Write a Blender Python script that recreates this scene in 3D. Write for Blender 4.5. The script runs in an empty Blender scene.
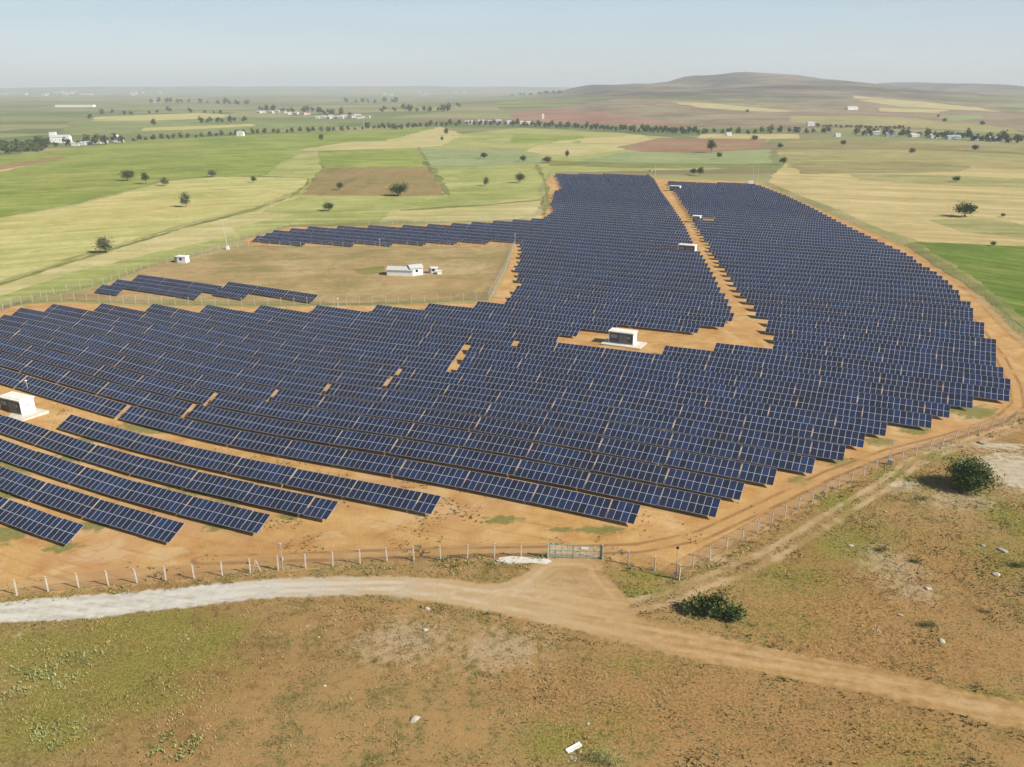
import bpy, bmesh, math, random
import numpy as np
from mathutils import Vector, Matrix, Euler
R = math.radians
sc = bpy.context.scene
col = sc.collection
rng = np.random.default_rng(7)
random.seed(7)

# ------------------------------------------------------------------ camera, sky, sun, exposure
F, CX, CY, PITCH, HC = 829.0, 512.0, 383.5, R(19.71), 56.0
cam = bpy.data.cameras.new("camera"); cam.sensor_width = 36; cam.lens = F / 1024 * 36
cam.clip_end = 60000; cam.clip_start = 0.5
cam_ob = bpy.data.objects.new("camera", cam); col.objects.link(cam_ob)
cam_ob.location = (0, 0, HC); cam_ob.rotation_euler = (math.pi / 2 - PITCH, 0, 0)
sc.camera = cam_ob
SUN_AZ, SUN_EL = R(113.5), R(37)          # azimuth clockwise from +Y
world = bpy.data.worlds.new("World"); sc.world = world; world.use_nodes = True
wt = world.node_tree; bg = wt.nodes['Background']
sky = wt.nodes.new('ShaderNodeTexSky'); sky.sky_type = 'NISHITA'; sky.sun_disc = False
sky.sun_elevation = SUN_EL; sky.sun_rotation = SUN_AZ; sky.altitude = 1000
sky.air_density = 1.0; sky.dust_density = 1.2; sky.ozone_density = 1.0
hsv = wt.nodes.new('ShaderNodeMix'); hsv.data_type = 'RGBA'; hsv.inputs[0].default_value = .72; hsv.inputs[7].default_value = (3.95, 5.35, 6.6, 1)   # dusty pale blue air
tcw = wt.nodes.new('ShaderNodeTexCoord'); sxw = wt.nodes.new('ShaderNodeSeparateXYZ'); wt.links.new(tcw.outputs['Generated'], sxw.inputs[0])
rmp = wt.nodes.new('ShaderNodeValToRGB'); wt.links.new(sxw.outputs['Z'], rmp.inputs[0]); cr = rmp.color_ramp
cr.elements[0].position = 0.0; cr.elements[0].color = (.80, .875, .93, 1); cr.elements[1].position = .1; cr.elements[1].color = (.60, .765, .90, 1)
for p_, c_ in ((.22, (.36, .52, .72, 1)), (.5, (.10, .17, .30, 1)), (1.0, (.06, .11, .22, 1))): e_ = cr.elements.new(p_); e_.color = c_
gain = wt.nodes.new('ShaderNodeVectorMath'); gain.operation = 'SCALE'; wt.links.new(rmp.outputs[0], gain.inputs[0]); gain.inputs['Scale'].default_value = 6.8
mpw = wt.nodes.new('ShaderNodeMapping'); mpw.inputs['Scale'].default_value = (1.5, 1.5, 14); wt.links.new(tcw.outputs['Generated'], mpw.inputs[0]); nzw = wt.nodes.new('ShaderNodeTexNoise'); nzw.inputs['Scale'].default_value = 1.6; nzw.inputs['Detail'].default_value = 4; wt.links.new(mpw.outputs[0], nzw.inputs['Vector'])
mrw = wt.nodes.new('ShaderNodeMapRange'); mrw.inputs['From Min'].default_value = .3; mrw.inputs['From Max'].default_value = .7; mrw.inputs['To Min'].default_value = 6.35; mrw.inputs['To Max'].default_value = 7.25; wt.links.new(nzw.outputs['Fac'], mrw.inputs['Value']); wt.links.new(mrw.outputs[0], gain.inputs['Scale'])
wt.links.new(gain.outputs[0], hsv.inputs[7])      # bright dust near the horizon, deeper blue overhead
wt.links.new(sky.outputs[0], hsv.inputs[6]); wt.links.new(hsv.outputs[2], bg.inputs[0]); bg.inputs[1].default_value = 0.09
sun = bpy.data.lights.new("sun", 'SUN'); sun.energy = 5.0; sun.angle = R(0.55); sun.color = (1.0, 0.935, 0.82)
sun_ob = bpy.data.objects.new("sun", sun); col.objects.link(sun_ob)
sd = Vector((math.sin(SUN_AZ) * math.cos(SUN_EL), math.cos(SUN_AZ) * math.cos(SUN_EL), math.sin(SUN_EL)))
sun_ob.rotation_euler = sd.to_track_quat('Z', 'Y').to_euler(); sun_ob.location = (200, -100, 300)
vs = sc.view_settings; vs.view_transform = 'Standard'; vs.look = 'None'; vs.exposure = 0.48; vs.gamma = 1; vs.use_curve_mapping = False
sc.cycles.diffuse_bounces = 2
sc.display_settings.display_device = 'sRGB'

# ------------------------------------------------------------------ small helpers
def lin(r, g, b):
    f = lambda c: (c / 255 / 12.92) if c / 255 <= .04045 else ((c / 255 + .055) / 1.055) ** 2.4
    return (f(r), f(g), f(b), 1)
def tag(o, label=None, cat=None, group=None, kind=None):
    if label: o['label'] = label
    if cat: o['category'] = cat
    if group: o['group'] = group
    if kind: o['kind'] = kind
    return o
def empty(name, loc, rz=0, rot=None):
    o = bpy.data.objects.new(name, None); col.objects.link(o); o.location = loc
    o.rotation_euler = rot if rot else (0, 0, rz); o.empty_display_size = .3
    return o
def link_mesh(name, me, mat, parent=None, loc=None, rot=None):
    o = bpy.data.objects.new(name, me); col.objects.link(o)
    if mat is not None and not me.materials:
        for m in (mat if isinstance(mat, (list, tuple)) else [mat]): me.materials.append(m)
    if parent: o.parent = parent
    if loc is not None: o.location = loc
    if rot is not None: o.rotation_euler = rot
    return o
class MB:
    """collects boxes, bars and faces for ONE mesh"""
    def __init__(s): s.v = []; s.f = []; s.m = []
    def face(s, pts, mi=0):
        k = len(s.v); s.v += [tuple(p) for p in pts]; s.f.append(tuple(range(k, k + len(pts)))); s.m.append(mi)
    def box(s, x0, x1, y0, y1, z0, z1, mi=0, M=None):
        P = [Vector(p) for p in ((x0,y0,z0),(x1,y0,z0),(x1,y1,z0),(x0,y1,z0),(x0,y0,z1),(x1,y0,z1),(x1,y1,z1),(x0,y1,z1))]
        if M: P = [M @ p for p in P]
        k = len(s.v); s.v += [tuple(p) for p in P]
        for q in ((0,3,2,1),(4,5,6,7),(0,1,5,4),(1,2,6,5),(2,3,7,6),(3,0,4,7)): s.f.append(tuple(k + i for i in q)); s.m.append(mi)
    def bar(s, a, b, r, n=4, r2=None, mi=0):
        a = Vector(a); b = Vector(b); d = (b - a); 
        if d.length < 1e-6: return
        q = d.to_track_quat('Z', 'Y'); r2 = r if r2 is None else r2; k = len(s.v)
        for c, rr in ((a, r), (b, r2)):
            for i in range(n):
                t = 2 * math.pi * (i + .5) / n; s.v.append(tuple(c + q @ Vector((rr * math.cos(t), rr * math.sin(t), 0))))
        for i in range(n): s.f.append((k + i, k + (i + 1) % n, k + n + (i + 1) % n, k + n + i)); s.m.append(mi)
        s.f.append(tuple(k + n - 1 - i for i in range(n))); s.m.append(mi); s.f.append(tuple(k + n + i for i in range(n))); s.m.append(mi)
    def mesh(s, name, mats=None):
        me = bpy.data.meshes.new(name); me.from_pydata(s.v, [], s.f)
        if mats:
            for m in (mats if isinstance(mats, (list, tuple)) else [mats]): me.materials.append(m)
            me.polygons.foreach_set('material_index', s.m)
        me.update(); return me
    def build(s, name, mats, parent=None, loc=None, rot=None):
        return link_mesh(name, s.mesh(name, mats), None, parent, loc, rot)
def np_mesh(name, verts, faces, mat=None, attrs=None, uv=None):
    """verts (n,3); faces (m,k) constant k"""
    me = bpy.data.meshes.new(name); n, k = len(verts), faces.shape[1]; m = len(faces)
    me.vertices.add(n); me.vertices.foreach_set('co', np.asarray(verts, np.float32).ravel())
    me.loops.add(m * k); me.loops.foreach_set('vertex_index', faces.astype(np.int32).ravel())
    me.polygons.add(m); me.polygons.foreach_set('loop_start', np.arange(m, dtype=np.int32) * k)
    me.update(calc_edges=True)
    if uv is not None:
        l = me.uv_layers.new(name='UVMap'); l.data.foreach_set('uv', np.asarray(uv, np.float32).ravel())
    for nm, (dom, arr) in (attrs or {}).items():
        a = me.attributes.new(nm, 'FLOAT', dom); a.data.foreach_set('value', np.asarray(arr, np.float32))
    if mat: me.materials.append(mat)
    me.polygons.foreach_set('use_smooth', np.zeros(m, bool)); me.validate(); return me

# value noise for placement and terrain
_perm = np.random.default_rng(3).random((256, 256))
def vnoise(x, y):
    x = np.asarray(x, float); y = np.asarray(y, float)
    xi = np.floor(x).astype(int); yi = np.floor(y).astype(int); fx = x - xi; fy = y - yi
    fx = fx * fx * (3 - 2 * fx); fy = fy * fy * (3 - 2 * fy)
    g = lambda a, b: _perm[a % 256, b % 256]
    return (g(xi, yi) * (1 - fx) + g(xi + 1, yi) * fx) * (1 - fy) + (g(xi, yi + 1) * (1 - fx) + g(xi + 1, yi + 1) * fx) * fy

# ------------------------------------------------------------------ terrain
AZ = R(-25.5)
NN = np.array([-math.sin(AZ), math.cos(AZ)]); UU = np.array([math.cos(AZ), math.sin(AZ)])
V0, DV = 96.3, 6.67                                   # offset of the first long row and the row pitch
def rowv(n):
    return V0 + DV * n if n >= 0 else {-1: 87.6, -2: 80.9, -3: 74.3, -4: 67.8, -5: 61.6}[n]
def ray(px, py):
    dx = (px - CX) / F; dy = -(py - CY) / F
    return np.array([dx, math.cos(PITCH) + dy * math.sin(PITCH), -math.sin(PITCH) + dy * math.cos(PITCH)])
ROWS = {0:[(0,380),(28.7,392),(75,406),(110,416),(128,421.2),(190.5,436.2),(256,450),(318.5,461.2),(384,472.5),(512,497.5),(632,524)],
1:[(0,363.8),(62.5,383),(100,394.4),(178,415.6),(256,431),(384,452),(446,461.3),(512,475),(568,486),(637,502.5),(713,519)],
2:[(0,348.7),(62.5,367.5),(125,385),(256,413.7),(384,433),(512,454.4),(640,480),(696,492.5),(737,497)],
3:[(0,335),(125,369.5),(253,396.9),(384,416),(510,435.5),(638,459.7),(765,486)],
4:[(61,336),(125,354.4),(253,382.5),(317,392.5),(384,404.4),(512,420),(638,441.5),(765,465.6),(811,473.5)],
5:[(125,341.5),(253,369.4),(765,447.5),(843,460)],
6:[(256,357.5),(343,371.2),(765,431),(862,447)],
8:[(931,427.5)],9:[(948,418)],10:[(971,409)],11:[(1008,403)],12:[(1010,392)],14:[(995.4,366)],18:[(983.5,330.6)],24:[(951,291)],
-1:[(54.4,426.9),(125,447.5),(253,478.8),(432,513.7)],
-2:[(0,430.6),(62,451.5),(128,472.3),(253,505),(328.5,518.7)],
-3:[(0,456),(60,475.6),(126,500.3),(257,533.7)],
-4:[(0,486),(82.5,518.7),(128,533.7),(165,545)],
-5:[(0,520),(62.5,546.3)]}
sp = []
for n, L in ROWS.items():
    for p in L:
        d = ray(*p); t = rowv(n) / (d[0] * NN[0] + d[1] * NN[1])      # where the sight line meets the row's plane
        sp.append((d[0] * t, d[1] * t, min(3., max(-3., HC + d[2] * t - 0.6))))
for X, Y in ((-60, 45), (0, 50), (60, 50), (80, 80), (110, 110), (30, 75), (-10, 72), (150, 150), (190, 250), (-150, 220), (-60, 250), (0, 250), (30, 160), (20, 230), (60, 330), (90, 420), (150, 330), (-200, 150), (-220, 260)):
    sp.append((X, Y, 0.0))
sp = np.array(sp); KW = 42.0
_K = np.exp(-((sp[:, None, :2] - sp[None, :, :2]) ** 2).sum(-1) / (2 * KW * KW))
_W = np.linalg.solve(_K + 0.25 * np.eye(len(sp)), sp[:, 2])
HILLS = [ (1130, 4300, 92, 290, 900), (1085, 4300, 12, 90, 400), (430, 4200, 52, 210, 900), (1560, 4400, 18, 200, 800), (1370, 4350, 22, 150, 800), (860, 4250, 12, 90, 500), (800, 4100, 24, 180, 700),
    (2420, 5200, 74, 330, 800), (2900, 5600, 20, 300, 900), (310, 2500, 14, 420, 520), (900, 2700, 12, 600, 500),(1700, 3300, 12, 700, 600),
    (-2500, 9500, 40, 1500, 900), (-4600, 9000, 22, 900, 500), (-300, 9800, 20, 900, 500), (800, 10500, 22, 2500, 900), (-5600, 9800, 24, 1900, 900), (-900, 9000, 10, 700, 500), (4800, 9800, 10, 1800, 900), (-1400, 11500, 42, 3200, 700)]
def ztrue(X, Y):
    X = np.asarray(X, float); Y = np.asarray(Y, float); sh = X.shape; x = X.ravel(); y = Y.ravel(); z = np.zeros(len(x))
    m = (np.abs(x) < 420) & (y > -80) & (y < 640)
    if m.any():
        d2 = (x[m, None] - sp[None, :, 0]) ** 2 + (y[m, None] - sp[None, :, 1]) ** 2
        z[m] = np.exp(-d2 / (2 * KW * KW)) @ _W
    f = y > 900
    if f.any():
        zz = np.zeros(f.sum())
        for a, b, h, sx, sy in HILLS: zz += h * np.exp(-((x[f] - a) / sx) ** 2 / 2 - ((y[f] - b) / sy) ** 2 / 2)
        zz *= 0.80 + 0.26 * vnoise(x[f] / 330, y[f] / 420) + .12 * vnoise(x[f] / 120, y[f] / 200) + .05 * vnoise(x[f] / 50 + 3, y[f] / 160)
        z[f] += zz + 5 * (vnoise(x[f] / 800 + 9, y[f] / 800) - .5) * np.clip((y[f] - 1500) / 2000, 0, 1)
    return z.reshape(sh)
def axis(a, b, step, lo, hi, g=1.06):
    L = list(np.arange(a, b + .01, step)); s = step; v = L[-1]; hi_l = []
    while v < hi: s *= g; v += s; hi_l.append(v)
    s = step; v = a; lo_l = []
    while v > lo: s *= g; v -= s; lo_l.append(v)
    return np.array(lo_l[::-1] + L + hi_l)
GX = axis(-170, 170, 1.25, -14000, 14000); GY = axis(36, 420, 1.25, -700, 14500, 1.045)
gx, gy = np.meshgrid(GX, GY); GZ = ztrue(gx, gy)
def zg(X, Y):
    """height of the ground mesh"""
    X = np.asarray(X, float); Y = np.asarray(Y, float)
    i = np.clip(np.searchsorted(GX, X) - 1, 0, len(GX) - 2); j = np.clip(np.searchsorted(GY, Y) - 1, 0, len(GY) - 2)
    a = np.clip((X - GX[i]) / (GX[i + 1] - GX[i]), 0, 1); b = np.clip((Y - GY[j]) / (GY[j + 1] - GY[j]), 0, 1)
    return (GZ[j, i] * (1 - a) + GZ[j, i + 1] * a) * (1 - b) + (GZ[j + 1, i] * (1 - a) + GZ[j + 1, i + 1] * a) * b
_T = np.concatenate([np.arange(50, 700, .5), np.geomspace(700, 13500, 2500)])
def G(px, py, h=0.0):
    """the point of the land (raised by h) seen at a pixel of the survey photograph"""
    d = ray(px, py); X = d[0] * _T; Y = d[1] * _T; Z = HC + d[2] * _T
    below = Z <= zg(X, Y) + h
    if not below.any(): k = len(_T) - 1; return np.array([X[k], Y[k], zg(X[k], Y[k])])
    k = int(np.argmax(below)); 
    if k == 0: return np.array([X[0], Y[0], float(zg(X[0], Y[0]))])
    a = (Z[k-1] - zg(X[k-1], Y[k-1]) - h); b = (Z[k] - zg(X[k], Y[k]) - h); s = a / (a - b)
    x = X[k-1] + (X[k] - X[k-1]) * s; y = Y[k-1] + (Y[k] - Y[k-1]) * s
    return np.array([x, y, float(zg(x, y))])
def GP(L, h=0.0): return np.array([G(x, y, h)[:2] for x, y in L])
def to_px(P):
    P = np.asarray(P, float); Z = P[..., 2] - HC
    cf = P[..., 1] * math.cos(PITCH) - Z * math.sin(PITCH); up = P[..., 1] * math.sin(PITCH) + Z * math.cos(PITCH)
    return CX + F * P[..., 0] / cf, CY - F * up / cf
def sdf(x, y, poly):
    """signed distance to a polygon, positive inside"""
    d = np.full(x.shape, 1e9); ins = np.zeros(x.shape, bool); n = len(poly)
    for i in range(n):
        ax, ay = poly[i]; bx, by = poly[(i + 1) % n]; ex, ey = bx - ax, by - ay
        t = np.clip(((x - ax) * ex + (y - ay) * ey) / (ex * ex + ey * ey + 1e-12), 0, 1)
        d = np.minimum(d, np.hypot(x - ax - t * ex, y - ay - t * ey))
        c = ((ay > y) != (by > y)); 
        with np.errstate(divide='ignore', invalid='ignore'):
            xi = ax + (y - ay) * ex / (ey if abs(ey) > 1e-12 else 1e-12)
        ins ^= c & (x < xi)
    return np.where(ins, d, -d)
def ldist(x, y, line):
    d = np.full(x.shape, 1e9)
    for (ax, ay), (bx, by) in zip(line, line[1:]):
        ex, ey = bx - ax, by - ay; t = np.clip(((x - ax) * ex + (y - ay) * ey) / (ex * ex + ey * ey + 1e-12), 0, 1)
        d = np.minimum(d, np.hypot(x - ax - t * ex, y - ay - t * ey))
    return d
def blobs(x, y, L):
    """soft patches: list of (px, py, half width px, half height px)"""
    o = np.full(x.shape, -1.0)
    for px, py, a, b in L:
        c = G(px, py); e = G(px + a, py); f = G(px, py - b); rx = abs(e[0] - c[0]); ry = abs(f[1] - c[1])
        o = np.maximum(o, 1 - np.hypot((x - c[0]) / rx, (y - c[1]) / ry))
    return o

# survey outlines, as seen on the photograph, turned into ground points
FARM = GP([(-90,607),(5,597),(91,587),(174,581),(283,570),(397,561),(508,556),(550,557),(600,558.5),(676,575),(693,568),(724,551),(754,535),
  (794,512),(834,491),(884,466),(933,450),(979,434),(1013,423),(1075,402),(1085,380),(1040,352),(1011,327),(981,296),(950,274),(912,249),(850,222),(800,200),(762,183),
  (745,181),(700,180),(664,179),(645,174.5),(600,173),(551,173.5),(543,190),(546,204),(541,216),(520,221),(450,224),(380,226),(290,227),(240,241),(250,246),(300,246.5),(400,246.5),(513,247),
  (507,268),(490,302),(400,305),(256,306.5),(140,306),(70,302),(30,304),(-60,318),(-130,340),(-200,420)])
ROAD = GP([(-150,612),(0,602),(60,597),(135,592),(256,580),(296,577.5),(391,576),(445,579),(485,585),(512,588),(560,597),(633,618),(701,632),(768,648.5),(876,669),(957,690),(1024,702),(1150,722),
  (1150,765),(1024,731),(957,714),(876,695),(768,673),(674,656),(593,635),(512,616),(445,603),(377,595),(310,596),(256,599),(162,610),(81,619),(0,623),(-150,634)])
SPUR = GP([(470,589),(520,578),(538,562),(552,558),(598,559),(604,575),(625,596),(640,622),(560,600)])
TRACK = GP([(600,612),(640,604),(668,598),(700,584),(735,571),(768,556),(806,534),(843,510),(870,494),(893,479),(912,463),(945,449),(1000,432),(1060,414)])
IN_TRACK = GP([(200,560),(330,556),(470,552),(560,551),(640,548),(700,536),(760,508),(830,474),(890,452),(950,437),(1000,420),(1018,405),(1015,385),(1000,357),(975,325),(948,297),(920,272),(890,248),(850,228)])
OUT_TRACK = GP([(1060,372),(1024,340),(996,312),(970,290)])

ndark = 0
# ------------------------------------------------------------------ node helper
class NT:
    def __init__(s, name, rough=0.9, spec=0.2):
        s.m = bpy.data.materials.new(name); s.m.use_nodes = True; s.t = s.m.node_tree; s.n = s.t.nodes; s.l = s.t.links
        s.b = s.n['Principled BSDF']; s.b.inputs['Roughness'].default_value = rough; s.b.inputs['Specular IOR Level'].default_value = spec
        s._pos = None
    def put(s, sock, v):
        if isinstance(v, bpy.types.NodeSocket): s.l.new(v, sock)
        elif isinstance(v, (tuple, list)) and len(v) == 3 and sock.type == 'RGBA': sock.default_value = (*v, 1)
        else: sock.default_value = v
    def pos(s):
        if s._pos is None: s._pos = s.n.new('ShaderNodeNewGeometry').outputs['Position']
        return s._pos
    def mapv(s, scale=(1,1,1), rot=0, vec=None):
        r = s.n.new('ShaderNodeMapping'); s.put(r.inputs['Vector'], vec or s.pos()); r.inputs['Rotation'].default_value = (0, 0, -rot)
        m = s.n.new('ShaderNodeMapping'); s.l.new(r.outputs[0], m.inputs['Vector']); m.inputs['Scale'].default_value = scale
        return m.outputs[0]
    def noise(s, scale, detail=3, rough=.55, vec=None, dist=0):
        n = s.n.new('ShaderNodeTexNoise'); s.put(n.inputs['Vector'], vec or s.pos()); n.inputs['Scale'].default_value = scale
        n.inputs['Detail'].default_value = detail; n.inputs['Roughness'].default_value = rough; n.inputs['Distortion'].default_value = dist
        return n.outputs['Fac']
    def math(s, op, a, b=0.0, c=None):
        n = s.n.new('ShaderNodeMath'); n.operation = op; s.put(n.inputs[0], a); s.put(n.inputs[1], b)
        if c is not None: s.put(n.inputs[2], c)
        return n.outputs[0]
    def step(s, v, lo, hi):
        n = s.n.new('ShaderNodeMapRange'); n.interpolation_type = 'SMOOTHSTEP'; s.put(n.inputs['Value'], v)
        s.put(n.inputs['From Min'], lo); s.put(n.inputs['From Max'], hi); return n.outputs['Result']
    def mix(s, f, a, b, mode='MIX'):
        n = s.n.new('ShaderNodeMix'); n.data_type = 'RGBA'; n.blend_type = mode; s.put(n.inputs[0], f); s.put(n.inputs[6], a); s.put(n.inputs[7], b); return n.outputs[2]
    def ramp(s, v, stops, interp='LINEAR'):
        n = s.n.new('ShaderNodeValToRGB'); s.put(n.inputs[0], v); cr = n.color_ramp; cr.interpolation = interp
        while len(cr.elements) > 1: cr.elements.remove(cr.elements[-1])
        cr.elements[0].position = stops[0][0]; cr.elements[0].color = (*stops[0][1][:3], 1)
        for p, c in stops[1:]: e = cr.elements.new(p); e.color = (*c[:3], 1)
        return n.outputs[0]
    def attr(s, name):
        n = s.n.new('ShaderNodeAttribute'); n.attribute_name = name; return n.outputs['Fac']
    def bump(s, h, strength=.3, dist=.1):
        n = s.n.new('ShaderNodeBump'); s.put(n.inputs['Height'], h); n.inputs['Strength'].default_value = strength; n.inputs['Distance'].default_value = dist
        s.l.new(n.outputs[0], s.b.inputs['Normal'])
    def done(s, c=None):
        if c is not None: s.put(s.b.inputs['Base Color'], c)
        return s.m
def plain(name, c, rough=.7, spec=.3, var=.15, scale=3.0, metal=0):
    t = NT(name, rough, spec); n = t.noise(scale, 4); t.b.inputs['Metallic'].default_value = metal
    d = tuple(x * (1 - var) for x in c[:3]); e = tuple(min(1, x * (1 + var)) for x in c[:3])
    return t.done(t.ramp(n, [(.3, d), (.7, e)]))

# albedo colours
STRAW = (.325, .215, .085); STRAW2 = (.40, .285, .125); SOIL = (.33, .19, .072); REDSOIL = (.27, .12, .045); OLIVE = (.14, .14, .03); GREEN = (.10, .15, .028)
DIRT = (.47, .275, .10); DIRT2 = (.38, .19, .062); SAND = (.52, .42, .29); GRAVEL = (.62, .58, .50); TAN = (.48, .33, .19)

def ground_material():
    t = NT('ground_cover', .95, .1)
    n05 = t.noise(.035, 4); n2 = t.noise(.22, 4, vec=None); n9 = t.noise(.9, 4, .6); n30 = t.noise(3.5, 5, .7); n90 = t.noise(14, 3, .7)
    a = t.math('ADD', t.math('MULTIPLY', n2, .28), t.math('ADD', t.math('MULTIPLY', n9, .32), t.math('MULTIPLY', n30, .40)))
    base = t.ramp(a, [(.38, (.11, .10, .025)), (.44, (.19, .145, .045)), (.50, STRAW), (.56, (.36, .205, .075)), (.63, STRAW2)])
    base = t.mix(t.math('MULTIPLY', t.step(n05, .46, .6), .8), base, t.ramp(a, [(.38, (.13, .085, .025)), (.46, (.26, .15, .05)), (.54, SOIL), (.62, (.43, .27, .11))]))
    # coloured patches
    gr = t.math('ADD', t.attr('green'), t.math('MULTIPLY', t.math('SUBTRACT', t.math('ADD', t.math('MULTIPLY', n9, .5), t.math('MULTIPLY', n2, .5)), .5), 3.2))
    base = t.mix(t.math('MULTIPLY', t.step(gr, -.1, .8), .78), base, t.ramp(n30, [(.36, (.085, .10, .012)), (.5, (.17, .175, .025)), (.62, (.29, .26, .06))]))
    rd = t.math('ADD', t.attr('red'), t.math('MULTIPLY', t.math('SUBTRACT', n9, .5), 2.6))
    base = t.mix(t.math('MULTIPLY', t.step(rd, -.1, .8), .8), base, t.ramp(n30, [(.38, (.17, .10, .032)), (.5, (.30, .16, .056)), (.62, (.42, .26, .10))]))
    # farm dirt
    fm = t.step(t.math('ADD', t.attr('farm'), t.math('MULTIPLY', t.math('SUBTRACT', n9, .5), 4.0)), -.8, .8)
    dirt = t.ramp(t.math('ADD', t.math('MULTIPLY', n2, .6), t.math('MULTIPLY', n30, .4)), [(.38, DIRT2), (.50, DIRT), (.62, (.54, .345, .145))])
    dirt = t.mix(t.step(n05, .5, .68), dirt, (.46, .26, .12))
    dirt = t.mix(t.math('MULTIPLY', t.step(t.noise(.09, 5, .65, dist=1.2), .52, .64), .55), dirt, (.56, .40, .22))
    dirt = t.mix(t.math('MULTIPLY', t.step(t.noise(1, 4, .6, vec=t.mapv((.05, .9, 0), AZ + R(3))), .56, .66), .35), dirt, (.31, .16, .055))
    gf = t.math('ADD', t.math('ADD', t.attr('fgreen'), .3), t.math('MULTIPLY', t.math('SUBTRACT', n9, .5), 2.4))
    dirt = t.mix(t.math('MULTIPLY', t.step(gf, .0, .6), .85), dirt, t.ramp(n30, [(.3, (.10, .12, .025)), (.7, (.22, .21, .07))]))
    base = t.mix(fm, base, dirt)
    # scattered dark and pale specks outside the roads
    base = t.mix(t.math('MULTIPLY', t.step(n30, .56, .68), t.math('SUBTRACT', .42, t.math('MULTIPLY', fm, .28))), base, (.15, .115, .045))
    base = t.mix(t.math('MULTIPLY', t.step(n90, .60, .70), t.math('SUBTRACT', .55, t.math('MULTIPLY', fm, .35))), base, (.46, .36, .22))
    # sand
    sn = t.math('ADD', t.attr('sand'), t.math('MULTIPLY', t.math('SUBTRACT', n9, .5), 2.4))
    base = t.mix(t.math('MULTIPLY', t.step(sn, .1, .9), .45), base, t.ramp(n30, [(.3, (.42, .32, .20)), (.6, SAND), (.8, (.60, .52, .40))]))
    pn = t.math('ADD', t.attr('pale'), t.math('MULTIPLY', t.math('SUBTRACT', n9, .5), 1.3))
    base = t.mix(t.math('MULTIPLY', t.step(pn, .0, .45), .9), base, t.ramp(n9, [(.3, (.38, .31, .20)), (.6, (.48, .42, .31)), (.8, (.55, .49, .39))]))
    # two-rut track
    along2 = None
    rut = t.math('ABSOLUTE', t.math('SUBTRACT', t.attr('track'), .95))
    rm = t.step(t.math('ADD', rut, t.math('MULTIPLY', t.math('SUBTRACT', n9, .5), 2.2)), .8, .2)
    base = t.mix(t.math('MULTIPLY', rm, t.math('ADD', .12, t.math('MULTIPLY', t.step(n2, .38, .62), .6))), base, t.ramp(n9, [(.3, TAN), (.7, (.50, .38, .23))]))
    # inner dirt track: compacted, slightly redder with dark wheel lines
    it = t.step(t.attr('intrack'), 2.4, 1.2)
    base = t.mix(t.math('MULTIPLY', it, .5), base, (.44, .26, .105))
    il = t.step(t.math('ABSOLUTE', t.math('SUBTRACT', t.attr('intrack'), 1.0)), .45, .12)
    base = t.mix(t.math('MULTIPLY', il, t.math('MULTIPLY', t.step(n2, .35, .55), .75)), base, (.25, .12, .042))
    # road
    rv = t.math('ADD', t.attr('road'), t.math('MULTIPLY', t.math('SUBTRACT', n9, .5), 1.5))
    rf = t.step(rv, -.3, .35)
    along = t.noise(1, 4, .6, vec=t.mapv((.05, 1.3, 1), R(-14)))
    white = t.ramp(t.math('ADD', t.math('MULTIPLY', along, .5), t.math('MULTIPLY', n9, .5)), [(.38, (.42, .38, .30)), (.5, (.53, .50, .43)), (.62, (.60, .58, .52))])
    brown = t.ramp(t.math('ADD', t.math('MULTIPLY', along, .5), t.math('MULTIPLY', n9, .5)), [(.38, (.30, .17, .062)), (.5, (.385, .235, .092)), (.62, (.46, .30, .135))])
    xw = t.math('ADD', t.attr('px'), t.math('ADD', t.math('MULTIPLY', t.math('SUBTRACT', n2, .5), 40.0), t.math('MULTIPLY', t.math('SUBTRACT', n9, .5), 26.0)))
    rc = t.mix(t.step(xw, -38, -10), white, t.mix(t.step(xw, -12, 22), (.48, .345, .19), brown))
    rc = t.mix(t.math('MULTIPLY', t.step(n90, .45, .7), .35), rc, (.27, .19, .11))
    wheel = t.step(t.math('ABSOLUTE', t.math('SUBTRACT', t.attr('road'), 1.35)), .55, .15)
    rc = t.mix(t.math('MULTIPLY', wheel, t.math('MULTIPLY', t.step(n2, .35, .55), .38)), rc, t.mix(t.step(xw, -12, 10), (.66, .62, .54), (.53, .37, .205)))
    rc = t.mix(t.math('MULTIPLY', t.step(t.math('SUBTRACT', t.attr('road'), t.math('MULTIPLY', n9, .6)), 2.1, 2.6), t.math('MULTIPLY', t.step(n9, .45, .6), .45)), rc, (.27, .165, .07))
    base = t.mix(rf, base, rc)
    # --- far country: patchwork of strips, then scrub on the hills
    sepp = t.n.new('ShaderNodeSeparateXYZ'); t.l.new(t.pos(), sepp.inputs[0])
    wob = t.n.new('ShaderNodeTexNoise'); t.l.new(t.pos(), wob.inputs['Vector']); wob.inputs['Scale'].default_value = .0012
    wv = t.n.new('ShaderNodeVectorMath'); wv.operation = 'MULTIPLY_ADD'; t.l.new(wob.outputs['Color'], wv.inputs[0]); wv.inputs[1].default_value = (260, 260, 0); t.l.new(t.pos(), wv.inputs[2])
    def patch(w, h, rot, seedoff):
        b = t.n.new('ShaderNodeTexBrick'); m = t.mapv((1 / w, 1 / h, 0), rot, wv.outputs[0]); b.inputs['Scale'].default_value = 1
        ad = t.n.new('ShaderNodeVectorMath'); ad.operation = 'ADD'; t.l.new(m, ad.inputs[0]); ad.inputs[1].default_value = (seedoff, seedoff * 2, 0)
        t.l.new(ad.outputs[0], b.inputs['Vector']); b.inputs['Color1'].default_value = (0, 0, 0, 1); b.inputs['Color2'].default_value = (1, 1, 1, 1)
        b.inputs['Mortar Size'].default_value = 0; b.inputs['Brick Width'].default_value = 1; b.inputs['Row Height'].default_value = 1; b.offset = .37; b.squash = 1
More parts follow.
